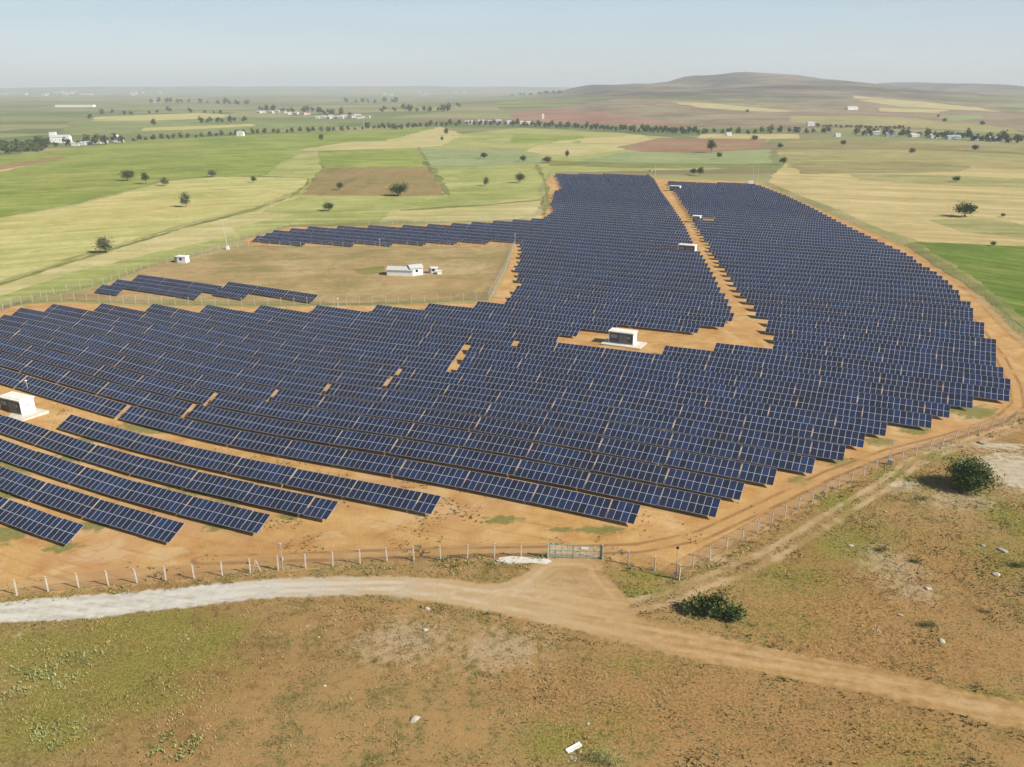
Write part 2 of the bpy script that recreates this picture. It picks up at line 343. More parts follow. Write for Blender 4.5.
        return t.math('MULTIPLY', b.outputs['Color'], 1.0)
    f1 = patch(300, 150, R(8), 3.3); f2 = patch(640, 300, R(-12), 7.7)
    fv = t.math('FRACT', t.math('ADD', t.math('MULTIPLY', f1, 3.7), t.math('MULTIPLY', f2, 1.9)))
    fc = t.ramp(fv, [(0, (.12, .16, .045)), (.16, (.20, .22, .075)), (.3, (.09, .135, .045)), (.44, (.30, .28, .12)), (.56, (.15, .19, .06)), (.68, (.34, .29, .15)), (.8, (.22, .145, .09)), (.9, (.13, .17, .055)), (.96, (.27, .25, .11))], 'CONSTANT')
    fc = t.mix(.35, fc, t.ramp(t.noise(.004, 5, .6), [(.35, (.12, .16, .05)), (.65, (.30, .27, .13))]))
    hz = t.step(t.math('ADD', sepp.outputs['Z'], t.math('MULTIPLY', t.math('SUBTRACT', t.noise(.0016, 5), .5), 26)), 14, 34)
    scrub = t.ramp(t.noise(.004, 8, .7), [(.40, (.075, .062, .042)), (.5, (.135, .108, .070)), (.60, (.24, .195, .12))])
    fc = t.mix(t.math('MULTIPLY', hz, t.step(sepp.outputs['X'], -300, 200)), fc, scrub)
    far = t.step(t.math('ADD', sepp.outputs['Y'], t.math('MULTIPLY', t.math('ABSOLUTE', sepp.outputs['X']), .3)), 560, 620)
    mid = t.ramp(t.noise(.02, 5, .6), [(.35, (.20, .21, .07)), (.5, (.30, .28, .11)), (.65, (.38, .33, .15))])
    nearf = t.step(t.math('ADD', sepp.outputs['Y'], t.math('MULTIPLY', t.math('ABSOLUTE', sepp.outputs['X']), .35)), 215, 235)
    outside = t.math('MULTIPLY', nearf, t.math('SUBTRACT', 1, fm))
    base = t.mix(outside, base, mid)
    base = t.mix(far, base, fc)
    t.bump(t.math('ADD', t.math('MULTIPLY', n9, .5), t.math('ADD', t.math('MULTIPLY', n30, .5), t.math('MULTIPLY', n90, .25))), .55, .22)
    return t.done(base)

def field_material(name, c1, c2, c3, rot=0, streak=.6, scale=.03, fine=.5, rows=None, tram=None):
    """crop field: large soft patches, streaks along the drilling direction, fine mottling"""
    t = NT(name, .95, .1)
    big = t.noise(scale, 5, .6, dist=.4); st = t.noise(1, 5, .65, vec=t.mapv((.010, .13, 0), rot)); fi = t.noise(fine, 5, .75); huge = t.noise(scale * .3, 3, .5)
    a = t.math('ADD', t.math('MULTIPLY', big, 1 - streak), t.math('MULTIPLY', st, streak))
    c = t.ramp(a, [(.40, c1), (.5, c2), (.59, c3)])
    c = t.mix(t.math('MULTIPLY', t.step(huge, .48, .62), .45), c, t.ramp(st, [(.4, tuple(x * y for x, y in zip(c2, (1.12, .88, .85)))), (.6, tuple(x * y for x, y in zip(c3, (1.0, .92, .9))))]))
    c = t.mix(t.math('MULTIPLY', t.step(fi, .42, .66), .4), c, tuple(x * .66 for x in c2))
    mot = t.noise(scale * 4.5, 6, .72, dist=.6)
    c = t.mix(t.math('MULTIPLY', t.step(mot, .50, .64), .42), c, tuple(x * y for x, y in zip(c1, (.92, .86, .85))))
    c = t.mix(t.math('MULTIPLY', t.step(mot, .47, .36), .35), c, tuple(min(1, x * y) for x, y in zip(c3, (1.12, 1.06, 1.1))))
    if rows:
        w = t.noise(1, 2, .5, vec=t.mapv((.002, rows, 0), rot)); c = t.mix(t.math('MULTIPLY', t.step(w, .45, .6), .35), c, tuple(x * .75 for x in c1))
    if tram:
        sy = t.n.new('ShaderNodeSeparateXYZ'); t.l.new(t.mapv((1, 1, 1), rot), sy.inputs[0]); q = t.math('FRACT', t.math('DIVIDE', t.math('ADD', sy.outputs['Y'], t.math('MULTIPLY', big, 6)), tram))
        c = t.mix(t.math('MULTIPLY', t.step(t.math('ABSOLUTE', t.math('SUBTRACT', q, .5)), .055, .02), .28), c, tuple(x * .55 for x in c2))
    t.bump(fi, .4, .3)
    ed = t.math('ADD', t.attr('edge'), t.math('MULTIPLY', t.math('SUBTRACT', t.noise(fine * .5, 5, .7), .5), 1.6)); al = t.step(ed, .15, .75)
    tr = t.n.new('ShaderNodeBsdfTransparent'); mx = t.n.new('ShaderNodeMixShader'); t.l.new(al, mx.inputs[0]); t.l.new(tr.outputs[0], mx.inputs[1]); t.l.new(t.b.outputs[0], mx.inputs[2]); t.l.new(mx.outputs[0], t.n['Material Output'].inputs['Surface'])
    return t.done(c)

# ------------------------------------------------------------------ ground sheet
def build_ground():
    x = gx.ravel(); y = gy.ravel(); z = GZ.ravel().copy(); n = len(x)
    near = (np.abs(x) < 330) & (y < 640) & (y > -40); xn, yn = x[near], y[near]
    def full(v, fill): o = np.full(n, fill, np.float32); o[near] = v; return o
    farm = np.clip(sdf(xn, yn, FARM), -12, 12)
    road = np.clip(np.maximum(sdf(xn, yn, ROAD), sdf(xn, yn, SPUR)), -12, 12)
    trk = np.clip(np.minimum(ldist(xn, yn, TRACK), ldist(xn, yn, OUT_TRACK)), 0, 12)
    it = np.clip(ldist(xn, yn, IN_TRACK), 0, 12)
    green = blobs(xn, yn, [(60,650,150,38),(150,625,120,22),(40,720,110,60),(210,640,50,30),(120,690,110,40),(650,575,45,9),(835,500,45,18),(900,480,30,20),(640,590,40,12),(870,545,90,30),(800,585,70,30),
        (990,560,60,30),(1010,520,30,40),(560,740,60,30),(900,745,80,30),(980,700,60,20),(940,455,40,10),(640,665,50,14),(790,620,70,25),(620,720,50,25),(150,660,120,40)])
    red = blobs(xn, yn, [(680,700,160,60),(850,610,150,35),(560,690,90,40),(900,650,200,40),(820,740,220,40),(940,560,80,40)])
    sand = blobs(xn, yn, [(405,640,75,30),(1012,478,46,30),(1020,470,60,36),(905,488,30,9),(960,500,60,15),(890,565,45,30),(520,560,30,7),(500,650,70,30),(20,635,12,6),(720,560,30,7),(940,445,70,8),(560,600,70,18),(980,460,50,6),(910,590,40,18)])
    pale = blobs(xn, yn, [(1030,474,50,24),(1000,446,30,4),(906,484,22,4)])
    fgreen = blobs(xn, yn, [(25,465,42,8),(75,457,20,5),(15,492,20,9),(150,427,30,6),(210,487,45,7),(62,548,18,5),(95,526,16,5),(216,527,14,4),(240,500,30,5),(355,435,10,3),(840,462,20,5),(975,412,25,7),(880,442,15,4),
        (600,530,30,4),(5,535,20,10),(560,530,14,3),(290,516,14,4),(915,430,16,4),(500,520,20,4),(90,440,14,3),(800,480,12,4)])
    V = np.stack([x, y, z], 1); nx, ny = len(GX), len(GY)
    i = np.arange(nx - 1); j = np.arange(ny - 1); ii, jj = np.meshgrid(i, j); k = (jj * nx + ii).ravel()
    Fc = np.stack([k, k + 1, k + nx + 1, k + nx], 1)
    me = np_mesh('ground', V, Fc, ground_material(), {'farm': ('POINT', full(farm, -12)), 'road': ('POINT', full(road, -12)), 'track': ('POINT', full(trk, 12)), 'intrack': ('POINT', full(it, 12)),
        'green': ('POINT', full(green, -1)), 'red': ('POINT', full(red, -1)), 'sand': ('POINT', full(sand, -1)), 'fgreen': ('POINT', full(fgreen, -1)), 'pale': ('POINT', full(pale, -1)), 'px': ('POINT', np.clip(x, -200, 200))})
    me.polygons.foreach_set('use_smooth', np.ones(len(Fc), bool))
    o = link_mesh('ground', me, None); tag(o, kind='structure')
build_ground()

# ------------------------------------------------------------------ crop fields (draped sheets)
nfield = [0]
def drape(name, pts, mat, order=1, jit=.35, soft=True):
    P = GP(pts); D = np.hypot(*P.mean(0)); cell = max(8., min(150., D / 22))
    # wavy outline
    Q = []
    for a, b in zip(P, np.roll(P, -1, 0)):
        L = np.hypot(*(b - a)); m = max(1, int(L / max(2., D / 130)))
        for s in range(m):
            q = a + (b - a) * s / m; nrm = np.array([-(b - a)[1], (b - a)[0]]) / (L + 1e-9)
            w = ((vnoise(q[0] * 30 / D + order * 7, q[1] * 30 / D) - .5) * jit + (vnoise(q[0] * 120 / D, q[1] * 120 / D + order) - .5) * jit * .8) * D / 60 if s else 0
            Q.append(q + nrm * w)
    bm = bmesh.new(); vs_ = [bm.verts.new((q[0], q[1], 0)) for q in Q]
    try: f0 = bm.faces.new(vs_)
    except ValueError: bm.free(); return
    Q = np.array(Q); lay = bm.verts.layers.float.new('edge'); area = f0.calc_area()
    if f0.normal.z < 0: f0.normal_flip()
    wd = min(D / 70, .10 * math.sqrt(area)) * 1.5
    if soft:
        bmesh.ops.inset_region(bm, faces=[f0], thickness=wd, use_even_offset=False, use_boundary=True)
        for v in bm.verts: v[lay] = 0.0 if any(e.is_boundary for e in v.link_edges) else 1.0
    else:
        for v in bm.verts: v[lay] = 1.0
    for ax in (0, 1):
        lo, hi = Q[:, ax].min(), Q[:, ax].max(); k = int((hi - lo) / cell)
        for c in range(1, k + 1):
            co = [0, 0, 0]; no = [0, 0, 0]; co[ax] = lo + c * (hi - lo) / (k + 1); no[ax] = 1
            bmesh.ops.bisect_plane(bm, geom=bm.verts[:] + bm.edges[:] + bm.faces[:], plane_co=co, plane_no=no)
    for v in bm.verts:
        d = math.hypot(v.co.x, v.co.y); v.co.z = float(zg(v.co.x, v.co.y)) + .02 + order * max(.012, d * d * 2.0e-8) + d * d * 5e-8
    bmesh.ops.triangulate(bm, faces=bm.faces[:])
    for f in bm.faces:
        if f.normal.z < 0: f.normal_flip()
        f.smooth = True
    me = bpy.data.meshes.new(name); bm.to_mesh(me); bm.free(); o = link_mesh(name, me, mat); tag(o, kind='structure'); return o
Y1, Y2, Y3 = (.31, .315, .095), (.44, .415, .15), (.54, .475, .215)         # ripening barley
G1, G2, G3 = (.145, .195, .035), (.225, .275, .052), (.33, .35, .10)        # green wheat
P1, P2, P3 = (.34, .32, .125), (.45, .395, .17), (.54, .455, .23)         # pale stubble
YG1, YG2, YG3 = (.23, .26, .07), (.32, .335, .105), (.42, .405, .155)      # yellow green
M = {}
M['barley'] = field_material('barley', Y1, Y2, Y3, R(28), .55, .02, tram=21)
M['barley_east'] = field_material('barley_east', (.37,.31,.125), (.48,.385,.17), (.57,.455,.225), R(-20), .6, .012, rows=.05, tram=30)
M['wheat'] = field_material('wheat', G1, G2, G3, R(20), .5, .015, tram=24)
M['wheat_bright'] = field_material('wheat_bright', (.09,.14,.02), (.135,.20,.028), (.21,.25,.06), R(-50), .5, .03, rows=.3)
M['stubble'] = field_material('stubble', P1, P2, P3, R(5), .6, .02)
M['fallow'] = field_material('fallow', (.175,.165,.05), (.26,.20,.08), (.31,.22,.10), R(90), .5, .02)
M['ley'] = field_material('ley', YG1, YG2, YG3, R(8), .55, .018)
M['ley_grey'] = field_material('ley_grey', (.20,.25,.09), (.26,.30,.13), (.32,.34,.16), R(0), .5, .02)
M['ploughed'] = field_material('ploughed', (.22,.13,.07), (.29,.175,.10), (.34,.24,.13), R(4), .6, .01)
M['verge'] = field_material('verge', (.13,.16,.04), (.20,.21,.06), (.28,.25,.09), R(10), .5, .05)
M['meadow'] = field_material('meadow', (.23,.19,.075), (.34,.25,.11), (.42,.32,.16), R(10), .4, .05, .8)
M['heath'] = field_material('heath', (.16,.12,.07), (.245,.19,.11), (.33,.28,.155), R(0), .4, .008)
M['redheath'] = field_material('redheath', (.24,.13,.085), (.30,.165,.105), (.36,.25,.15), R(0), .4, .01)
M['wheat_far'] = field_material('wheat_far', (.14,.18,.055), (.20,.24,.08), (.28,.29,.12), R(0), .5, .01)
M['dull'] = field_material('dull', (.21,.22,.075), (.31,.285,.11), (.41,.35,.16), R(0), .6, .012)
M['oliveg'] = field_material('oliveg', (.19,.17,.06), (.26,.23,.09), (.35,.29,.13), R(0), .6, .01)
FIELDS = [
 ('barley',[(-60,236),(0,218),(70,207),(120,194),(165,181),(215,177),(262,177),(308,178),(306,184),(290,193),(256,207),(190,223),(120,244),(60,262),(0,281),(-60,292)],2),
 ('stubble',[(-60,296),(0,284),(60,264),(120,246),(190,225),(256,209),(292,195),(420,196),(545,192),(541,207),(480,212),(380,222),(290,224),(236,238),(160,259),(100,282),(40,296),(0,310),(-60,322)],1),
 ('ley',[(-50,320),(0,296),(80,270),(170,250),(215,240),(232,236),(236,240),(160,262),(100,285),(30,300),(-40,318)],2),
 ('ley',[(300,196),(445,196),(545,190),(545,196),(470,206),(390,210),(300,214),(262,212)],3),
 ('stubble',[(400,209),(470,207),(542,200),(541,219),(450,222),(385,221)],4),
 ('ley',[(232,228),(300,213),(390,212),(380,222),(290,225),(240,236)],3),
 ('wheat',[(-60,232),(-60,158),(0,156),(60,150),(150,140),(256,135),(360,131),(440,127),(447,130),(385,141),(350,142),(305,150),(260,176),(215,177),(165,180),(120,192),(70,205),(0,217)],1),
 ('ley',[(262,176),(300,153),(318,152),(322,168),(300,196),(270,204),(306,184),(308,178)],2),
 ('stubble',[(298,150),(350,142),(385,141),(440,127),(462,134),(441,146),(418,148),(318,151)],3),
 ('wheat',[(318,151),(418,148),(427,167),(322,168)],2),
 ('fallow',[(322,168),(427,167),(445,196),(300,195.5)],2),
 ('ley_grey',[(421,149),(500,148),(540,153),(545,163),(432,170)],4),
 ('ley',[(420,148),(460,134),(520,128),(620,133),(700,140),(700,170),(560,172),(549,178),(547,190),(450,197)],1),
 ('ley_grey',[(560,165),(628,152),(770,150),(772,163),(700,171),(628,165)],3),
 ('verge',[(538,160),(628,163),(772,164),(772,168),(628,168),(552,166)],5),
 ('wheat',[(512,134),(585,136),(580,143),(512,143)],3),
 ('stubble',[(560,140),(640,135),(660,140),(625,150),(580,156),(520,152)],3),
 ('ploughed',[(618,147),(660,138),(768,139),(758,148),(708,153),(640,152)],5),
 ('stubble',[(700,134),(800,134),(800,139),(700,139)],4),
 ('barley_east',[(768,182),(776,172),(790,160),(1100,168),(1100,256),(1024,246),(918,241),(870,224),(812,200)],1),
 ('dull',[(776,150),(900,149),(1100,158),(1100,172),(960,168),(790,168)],2),
 ('oliveg',[(786,163),(900,161),(970,166),(960,172),(800,174)],4),
 ('dull',[(850,174),(940,175),(1100,182),(1100,190),(960,186),(860,180)],4),
 ('dull',[(930,220),(990,218),(1040,228),(1024,238),(960,232)],4),
 ('oliveg',[(790,139),(900,142),(1100,152),(1100,156),(900,148),(775,148)],3),
 ('wheat_bright',[(914,242),(1024,246.5),(1150,256),(1200,400),(1060,345),(1015,312),(975,279),(945,259)],2),
 ('verge',[(914,242),(945,259),(975,279),(1015,312),(1060,345),(1060,352),(1008,315),(965,284),(930,262),(904,245)],3),
 ('meadow',[(165,261),(205,254),(245,247),(300,248),(400,248),(511,248.5),(504,268),(488,299),(400,302),(256,303),(120,301),(60,299),(110,282)],2),
 ('ploughed',[(-60,168),(0,165),(66,156),(64,158),(0,170),(-60,176)],4),
 ('stubble',[(-60,176),(0,170),(25,166),(0,172),(-60,184)],5),
 ('verge',[(352,270),(384,266),(386,273),(362,274)],5),
 # boundary strips of taller weeds
 ('verge',[(0,283),(60,264),(120,246),(190,225),(256,209),(292,195),(306,184),(309,179),(307,186),(292,197),(256,210.5),(190,227),(120,248.5),(60,267),(0,286)],6),
 ('verge',[(417,148),(419,147.5),(436,170),(451,197),(448,197.5),(432,170)],6),
 ('verge',[(455,206),(480,205),(546,199),(546,200),(480,206.2),(400,211),(400,210)],6),
 ('verge',[(537,163),(545,178),(549,190),(545,215),(543,215),(546,190),(542,178),(534,163)],6),
 ('wheat_far',[(70,122),(150,118),(256,121),(340,124),(330,130),(256,133),(120,137),(60,133)],2),
 ('barley',[(95,117),(200,113),(230,115),(225,118),(150,121),(92,121)],3),
 ('barley',[(145,128),(250,124),(256,126),(180,130),(140,131)],4),
 ('heath',[(512,122),(530,112),(580,104),(620,99),(690,100),(768,108),(790,128),(640,126),(512,122)],1),
 ('redheath',[(512,112),(560,109),(600,112),(650,119),(690,127),(640,126),(560,123),(512,120)],2),
 ('stubble',[(670,102),(720,104),(800,112),(768,112),(700,108)],4),
 ('heath',[(760,106),(850,98),(900,97),(980,104),(1060,118),(1060,134),(900,129),(770,127)],1),
 ('dull',[(790,116),(900,117),(1010,128),(1024,134),(900,127),(790,122)],2),
 ('stubble',[(880,108),(950,110),(940,113),(880,112)],3),
 ('ley_grey',[(945,116),(980,115),(985,119),(950,121)],4),
 ('stubble',[(850,95),(900,100),(980,108),(1000,112),(900,107),(860,101)],3),
]
for i, (mk, pts, order) in enumerate(FIELDS): drape('field', pts, M[mk], order, soft=not (mk == 'verge' and order == 6))

# ------------------------------------------------------------------ haze
def build_haze():
    b = MB(); b.box(-15500, 15500, -1200, 16500, -4, 175); m = bpy.data.materials.new('haze_air'); m.use_nodes = True
    t = m.node_tree; t.nodes.remove(t.nodes['Principled BSDF']); v = t.nodes.new('ShaderNodeVolumePrincipled')
    v.inputs['Color'].default_value = (.92, .965, 1.0, 1); v.inputs['Density'].default_value = HAZE; v.inputs['Anisotropy'].default_value = 0.0
    t.links.new(v.outputs[0], t.nodes['Material Output'].inputs['Volume'])
    o = b.build('haze', m); tag(o, kind='stuff')
HAZE = 1.45e-4
build_haze()

# ------------------------------------------------------------------ solar tables
PW, PL, GAP = 0.992, 1.650, 0.018; TILT = R(25.5); LOW = 0.6; TH = 0.035; FR = .027
def panel_material(name, per_object):
    t = NT(name, .20, .30)
    if per_object: r = t.n.new('ShaderNodeObjectInfo').outputs['Random']
    else: r = t.attr('pr')
    uvn = t.n.new('ShaderNodeUVMap'); uvn.uv_map = 'UVMap'; sx = t.n.new('ShaderNodeSeparateXYZ'); t.l.new(uvn.outputs[0], sx.inputs[0])
    def line(sock, k, w):
        f = t.math('FRACT', t.math('MULTIPLY', sock, k)); d = t.math('ABSOLUTE', t.math('SUBTRACT', f, .5)); return t.math('GREATER_THAN', d, .5 - w)
    ln = t.math('MAXIMUM', line(sx.outputs[0], 6, .022), line(sx.outputs[1], 10, .022))
    c = t.ramp(r, [(0, (.009, .013, .030)), (.35, (.010, .018, .046)), (.7, (.010, .022, .064)), (.92, (.014, .032, .090)), (1, (.020, .018, .028))])
    big = t.noise(.05, 4, .6); b2 = t.noise(.11, 3, .6)
    c = t.mix(t.math('MULTIPLY', t.step(big, .47, .62), .6), c, (.012, .013, .028))
    c = t.mix(t.math('MULTIPLY', t.step(b2, .52, .66), .4), c, (.018, .035, .088))
    c = t.mix(t.math('MULTIPLY', ln, .22), c, (.25, .28, .34))
    dust = t.noise(.6, 4, .7); c = t.mix(t.math('MULTIPLY', dust, .03), c, (.45, .38, .30))
    return t.done(c)
mat_glass = panel_material('solar_cells', True); mat_glass_far = panel_material('solar_cells_far', False)
mat_frame = plain('aluminium_frame', (.52, .54, .58), .42, .5, .08, 2.0, .25)
mat_steel = plain('galvanised_steel', (.46, .45, .43), .5, .5, .12, 3.0, .35)
def panel_faces():
    """verts, list of faces, material flags for one module lying flat, origin at lower left corner of its top"""
    w, l, f, z1 = PW, PL, FR, -.004
    v = [(0,0,0),(w,0,0),(w,l,0),(0,l,0),(f,f,0),(w-f,f,0),(w-f,l-f,0),(f,l-f,0),(f,f,z1),(w-f,f,z1),(w-f,l-f,z1),(f,l-f,z1),(0,0,-TH),(w,0,-TH),(w,l,-TH),(0,l,-TH)]
    q = [(8,9,10,11),(0,1,5,4),(1,2,6,5),(2,3,7,6),(3,0,4,7),(4,5,9,8),(5,6,10,9),(6,7,11,10),(7,4,8,11),(0,12,13,1),(1,13,14,2),(2,14,15,3),(3,15,12,0),(12,15,14,13)]
    return np.array(v, float), np.array(q)
pv, pq = panel_faces()
def make_panel_mesh():
    uv = np.zeros((len(pq) * 4, 2)); uv[:4] = [(0,0),(1,0),(1,1),(0,1)]
    me = np_mesh('solar_panel', pv, pq, None, None, uv); me.materials.append(mat_frame); me.materials.append(mat_glass)
    mi = np.zeros(len(pq), np.int32); mi[0] = 1; me.polygons.foreach_set('material_index', mi); return me
panel_me = make_panel_mesh()
def slope_pt(x, s, off=0):      # a point on the table: x along the row, s up the slope, off above the plane
    return (x, s * math.cos(TILT) - off * math.sin(TILT), LOW + s * math.sin(TILT) + off * math.cos(TILT))
_rail, _post = {}, {}
def rail_mesh(n):
    if n not in _rail:
        b = MB(); W = n * (PW + GAP)
        for s in (.38, 1.28, 2.04, 2.94):
            b.bar(slope_pt(.02, s, -TH - .04), slope_pt(W - .04, s, -TH - .04), .045)
        for x in posts_at(n): b.bar(slope_pt(x, .15, -TH - .12), slope_pt(x, 3.15, -TH - .12), .05)
        _rail[n] = b.mesh('support_rail', mat_steel)
    return _rail[n]
def posts_at(n):
    W = n * (PW + GAP); k = max(2, round(W / 3.4)); return [W * (i + .5) / k for i in range(k)]
def post_mesh():
    b = MB(); y, z = 1.75 * math.cos(TILT), LOW + 1.75 * math.sin(TILT)
    b.bar((0, y, -.5), (0, y, z - .2), .06); b.bar((0, y, .45), (0, .55 * math.cos(TILT), LOW + .55 * math.sin(TILT) - .16), .035); b.bar((0, y, .55), (0, 2.9 * math.cos(TILT), LOW + 2.9 * math.sin(TILT) - .16), .035)
    return b.mesh('post', mat_steel)
post_me = post_mesh()
TW = 11 * (PW + GAP) + .13
# outline of the arrays (low edges), traced from the survey
BLOCK = GP([(553,176),(561,190),(553,193),(549,205),(552,212),(545,217),(540,221.5),(520,223),(485,225),(450,227),(415,228.5),(385,229.5),(350,229.5),(320,230.5),(296,231),(270,234),(247,242),
 (280,245),(320,245.5),(358,246),(400,245.5),(440,244.5),(480,243.3),(519,243),(518.7,254),(517,261),(513,268),(516,277),(514,285),(509,296),(502,306),(495,307),(457,309),(401,312),(342,312.5),(290,312.5),(231,312),(179,311.5),(128,311),(72,310.5),
 (18,312),(-20,327),(-130,341),(-150,420),(0,410),(118,440),(400,510),(560,530),(632,536),(634,524),(715,524),(716,508),(739,505),(741,492),(773,491),(773,479),(812,478),(812,466),(843,464),(844,452),(863,451),(864,441),(885,440),(886,430),
 (931,431),(932,422),(949,421),(950,414),(972,413),(973,405),(1009,406),(1010,397),(1011,386),(1004,383),(1003,375),(996,371),(996,346),(984,343),(984,326),(973,323),(973,311),(968,308.7),(960,303),(958.5,297.5),(951,291),(947,286),(940,281),(934,276),(926,272),(917,267),(914,263),(907,259),(900,255),
 (870,241),(840,226),(810,210),(785,198),(757,187),(740,185.5),(700,184.5),(666,183.5),(672,192),(682,206),(693,224),(703,242),(710,255),(718,266),(728,279),(735,290),(743,301),(752,314),(762,329),(773,346),
 (766,350),(712,348),(709,352),(662,352),(659,356.5),(600,351.5),(557,350),(555,337.5),(576,337.5),(579,330),(640,334),(690,338),(700,331.5),(719,333.5),(724,328),(734,328),(728,310),(723,300),(718,294),(714,284),(708,273),(703,264),(698,256),(691,246),(683,228),(670,208),(660,194),(653,181),(648,177),(600,176)], 0.6)
HOLES = [GP(h, 0.6) for h in ([(658,250),(700,250),(700,253.5),(658,253.5)], [(686,219.5),(714,219.5),(714,222.6),(686,222.6)], [(666,189.3),(682,189.3),(682,191),(666,191)],
 [(463,347),(469,347),(453,372),(446,372)], [(399,371),(403,371),(399,376),(394,376)], [(513,342),(517,342),(514,348),(510,348)])]
GAPS = {0: [(112,417)], 1: [(176,414)], 2: [(199,403)], 3: [(260,399.5)], 4: [(320,393.5)], 5: [(386,386)], 6: [(399,375)]}
ENDN = {0: 4, 1: 8, 2: 11, 3: 5, 4: 11, 5: 5, 6: 8, 7: 8, 8: 11}
def clip_row(v, polys_in, holes):
    """intervals of u where the row line lies inside"""
    ev = []
    for P, hole in [(p, False) for p in polys_in] + [(h, True) for h in holes]:
        c = []
        for a, b in zip(P, np.roll(P, -1, 0)):
            va, vb = a @ NN - v, b @ NN - v
            if (va > 0) != (vb > 0): t = va / (va - vb); c.append(float((a + (b - a) * t) @ UU))
        ev.append((hole, sorted(c)))
    seg = [(c[i], c[i + 1]) for h, c in ev if not h for i in range(0, len(c) - 1, 2)]
    for h, c in ev:
        if not h: continue
        for i in range(0, len(c) - 1, 2):
            ns = []
            for a, b in seg:
                if c[i + 1] <= a or c[i] >= b: ns.append((a, b)); continue
                if c[i] > a: ns.append((a, c[i]))
                if c[i + 1] < b: ns.append((c[i + 1], b))
            seg = ns
    return [s for s in seg if s[1] - s[0] > 2.2]
tables = []       # dict(n panels, u, v, row, idx from right, seg)
def fill(v, a, b, row, seg, endn=None, base=0.6):
    pw = PW + GAP; total = int((b - a) / pw)
    if total < 2: return
    u = b; k = 0
    first = endn or random.choice((11, 11, 5, 8, 4, 8))
    n = min(first, total)
    while u - a > 1.9:
        n = min(n, int((u - a) / pw))
        if n < 2: break
        tables.append(dict(n=n, u=u - n * pw, v=v, row=row, idx=k, seg=seg)); k += 1
        u -= n * pw + .13; n = 11
    if k: tables[-1]['last'] = True
for n in range(0, 67):
    v = rowv(n); segs = clip_row(v, [BLOCK], HOLES)
    for g in GAPS.get(n, []):
        p = G(*g, 0.6)[:2] @ UU; ns = []
        for a, b in [q[:2] for q in segs]:
            if a < p < b: ns += [(a, p - .4, True), (p + .4, b)]
            else: ns.append((a, b))
        segs = ns
    for si, sg in enumerate(sorted(segs, key=lambda s: -s[1])):
        a, b = sg[:2]
        if len(sg) == 3 and tables and tables[-1]['row'] == n: b = tables[-1]['u'] - .95
        fill(v, a, b, n, si, ENDN.get(n) if si == 0 else None)
# the five short rows in the south-west corner
for n, (l, r), en in ((-1, ((54.4,426.9),(432,513.7)), 3), (-2, ((-70,408),(328.5,518.7)), 4), (-3, ((-80,428),(257,533.7)), 3), (-4, ((-90,450),(165,545)), 5), (-5, ((-100,480),(62.5,546.3)), 4)):
    b = G(*r, .6)[:2] @ UU; a = G(*l, .6)[:2] @ UU
    fill(rowv(n), a, b, n, 0, en)
# small separate group beyond the north-west fence
for gi, (px, py, k, last) in enumerate(((131.5,281,3,11), (110,286,3,11), (94.5,291.5,1,9), (222,288.5,3,10), (213,294.5,1,11))):
    p = G(px, py, .6)[:2]; u, v = p @ UU, p @ NN
    for j in range(k):
        tables.append(dict(n=(last if j == k - 1 else 11), u=u + j * TW, v=v, row=1000 + gi, idx=k - 1 - j, seg=0, grp=1))
# position and view test
for t in tables:
    W = t['n'] * (PW + GAP); c0 = UU * t['u'] + NN * t['v']; c1 = c0 + UU * W
    z0 = float(zg(*(c0 + NN * 1.5))); z1 = float(zg(*(c1 + NN * 1.5))); t['o'] = (c0[0], c0[1], z0); t['roll'] = math.atan2(z1 - z0, W)
    q = [to_px((*(c0 + NN * a + UU * W * b), z0 + h)) for a, b, h in ((0,0,.6),(0,1,.6),(3,0,2),(3,1,2))]
    t['vis'] = any(-2 < x < 1026 and 0 < y < 769 for x, y in q); t['d'] = math.hypot(*((c0 + c1) / 2))
tables.sort(key=lambda t: (not t['vis'], t['d']))
near = [t for t in tables[:300] if t['vis']]; far_t = [t for t in tables if not any(t is q for q in near)]
ORD = ['', 'first','second','third','fourth','fifth','sixth','seventh','eighth','ninth','tenth','eleventh','twelfth','thirteenth','fourteenth','fifteenth','sixteenth','seventeenth','eighteenth','nineteenth','twentieth']
def ordw(k):
    if k <= 20: return ORD[k]
    return {2: 'twenty', 3: 'thirty', 4: 'forty'}[k // 10] + '-' + ORD[k % 10] if k % 10 else {2: 'twentieth', 3: 'thirtieth', 4: 'fortieth'}[k // 10]
CARD = {2:'two',3:'three',4:'four',5:'five',6:'six',7:'seven',8:'eight',9:'nine',10:'ten',11:'eleven'}
def table_label(t):
    w = CARD[t['n']] + '-panel-wide'
    r = t['row']; i = t['idx'] + 1
    if r >= 1000:
        g = r - 1000; nm = ['rearmost row', 'middle row', 'single front table', 'rear row', 'single front table'][g]; side = 'left' if g < 3 else 'right'
        return f"{w} solar table, {ordw(i)} from right, {nm} of small {side} cluster beyond farm" if 'single' not in nm else f"{w} solar table, the {nm} of the small {side} cluster beyond the farm"
    pos = ('rightmost' if i == 1 else ordw(i) + ' from the right')
    if r < 0:
        return f"{w} solar table, {pos} in short row {['','farthest from','fourth from','third from','second from','closest to'][-r]} the front left corner"
    seg = {0: '', 1: ' left stretch', 2: ' second left stretch', 3: ' third left stretch'}.get(t['seg'], ' far left stretch')
    if i == 1 and r == 0 and t['seg'] == 0: return f"short {w} solar table ending the frontmost long row on bare dirt"
    row = 'frontmost long row' if r == 0 else ordw(r + 1) + ' long row back'
    return f"{w} solar table, {pos} on{seg} {row} of main array" if not seg else f"{w} solar table, {pos} on{seg} of {row}"
protos = {}
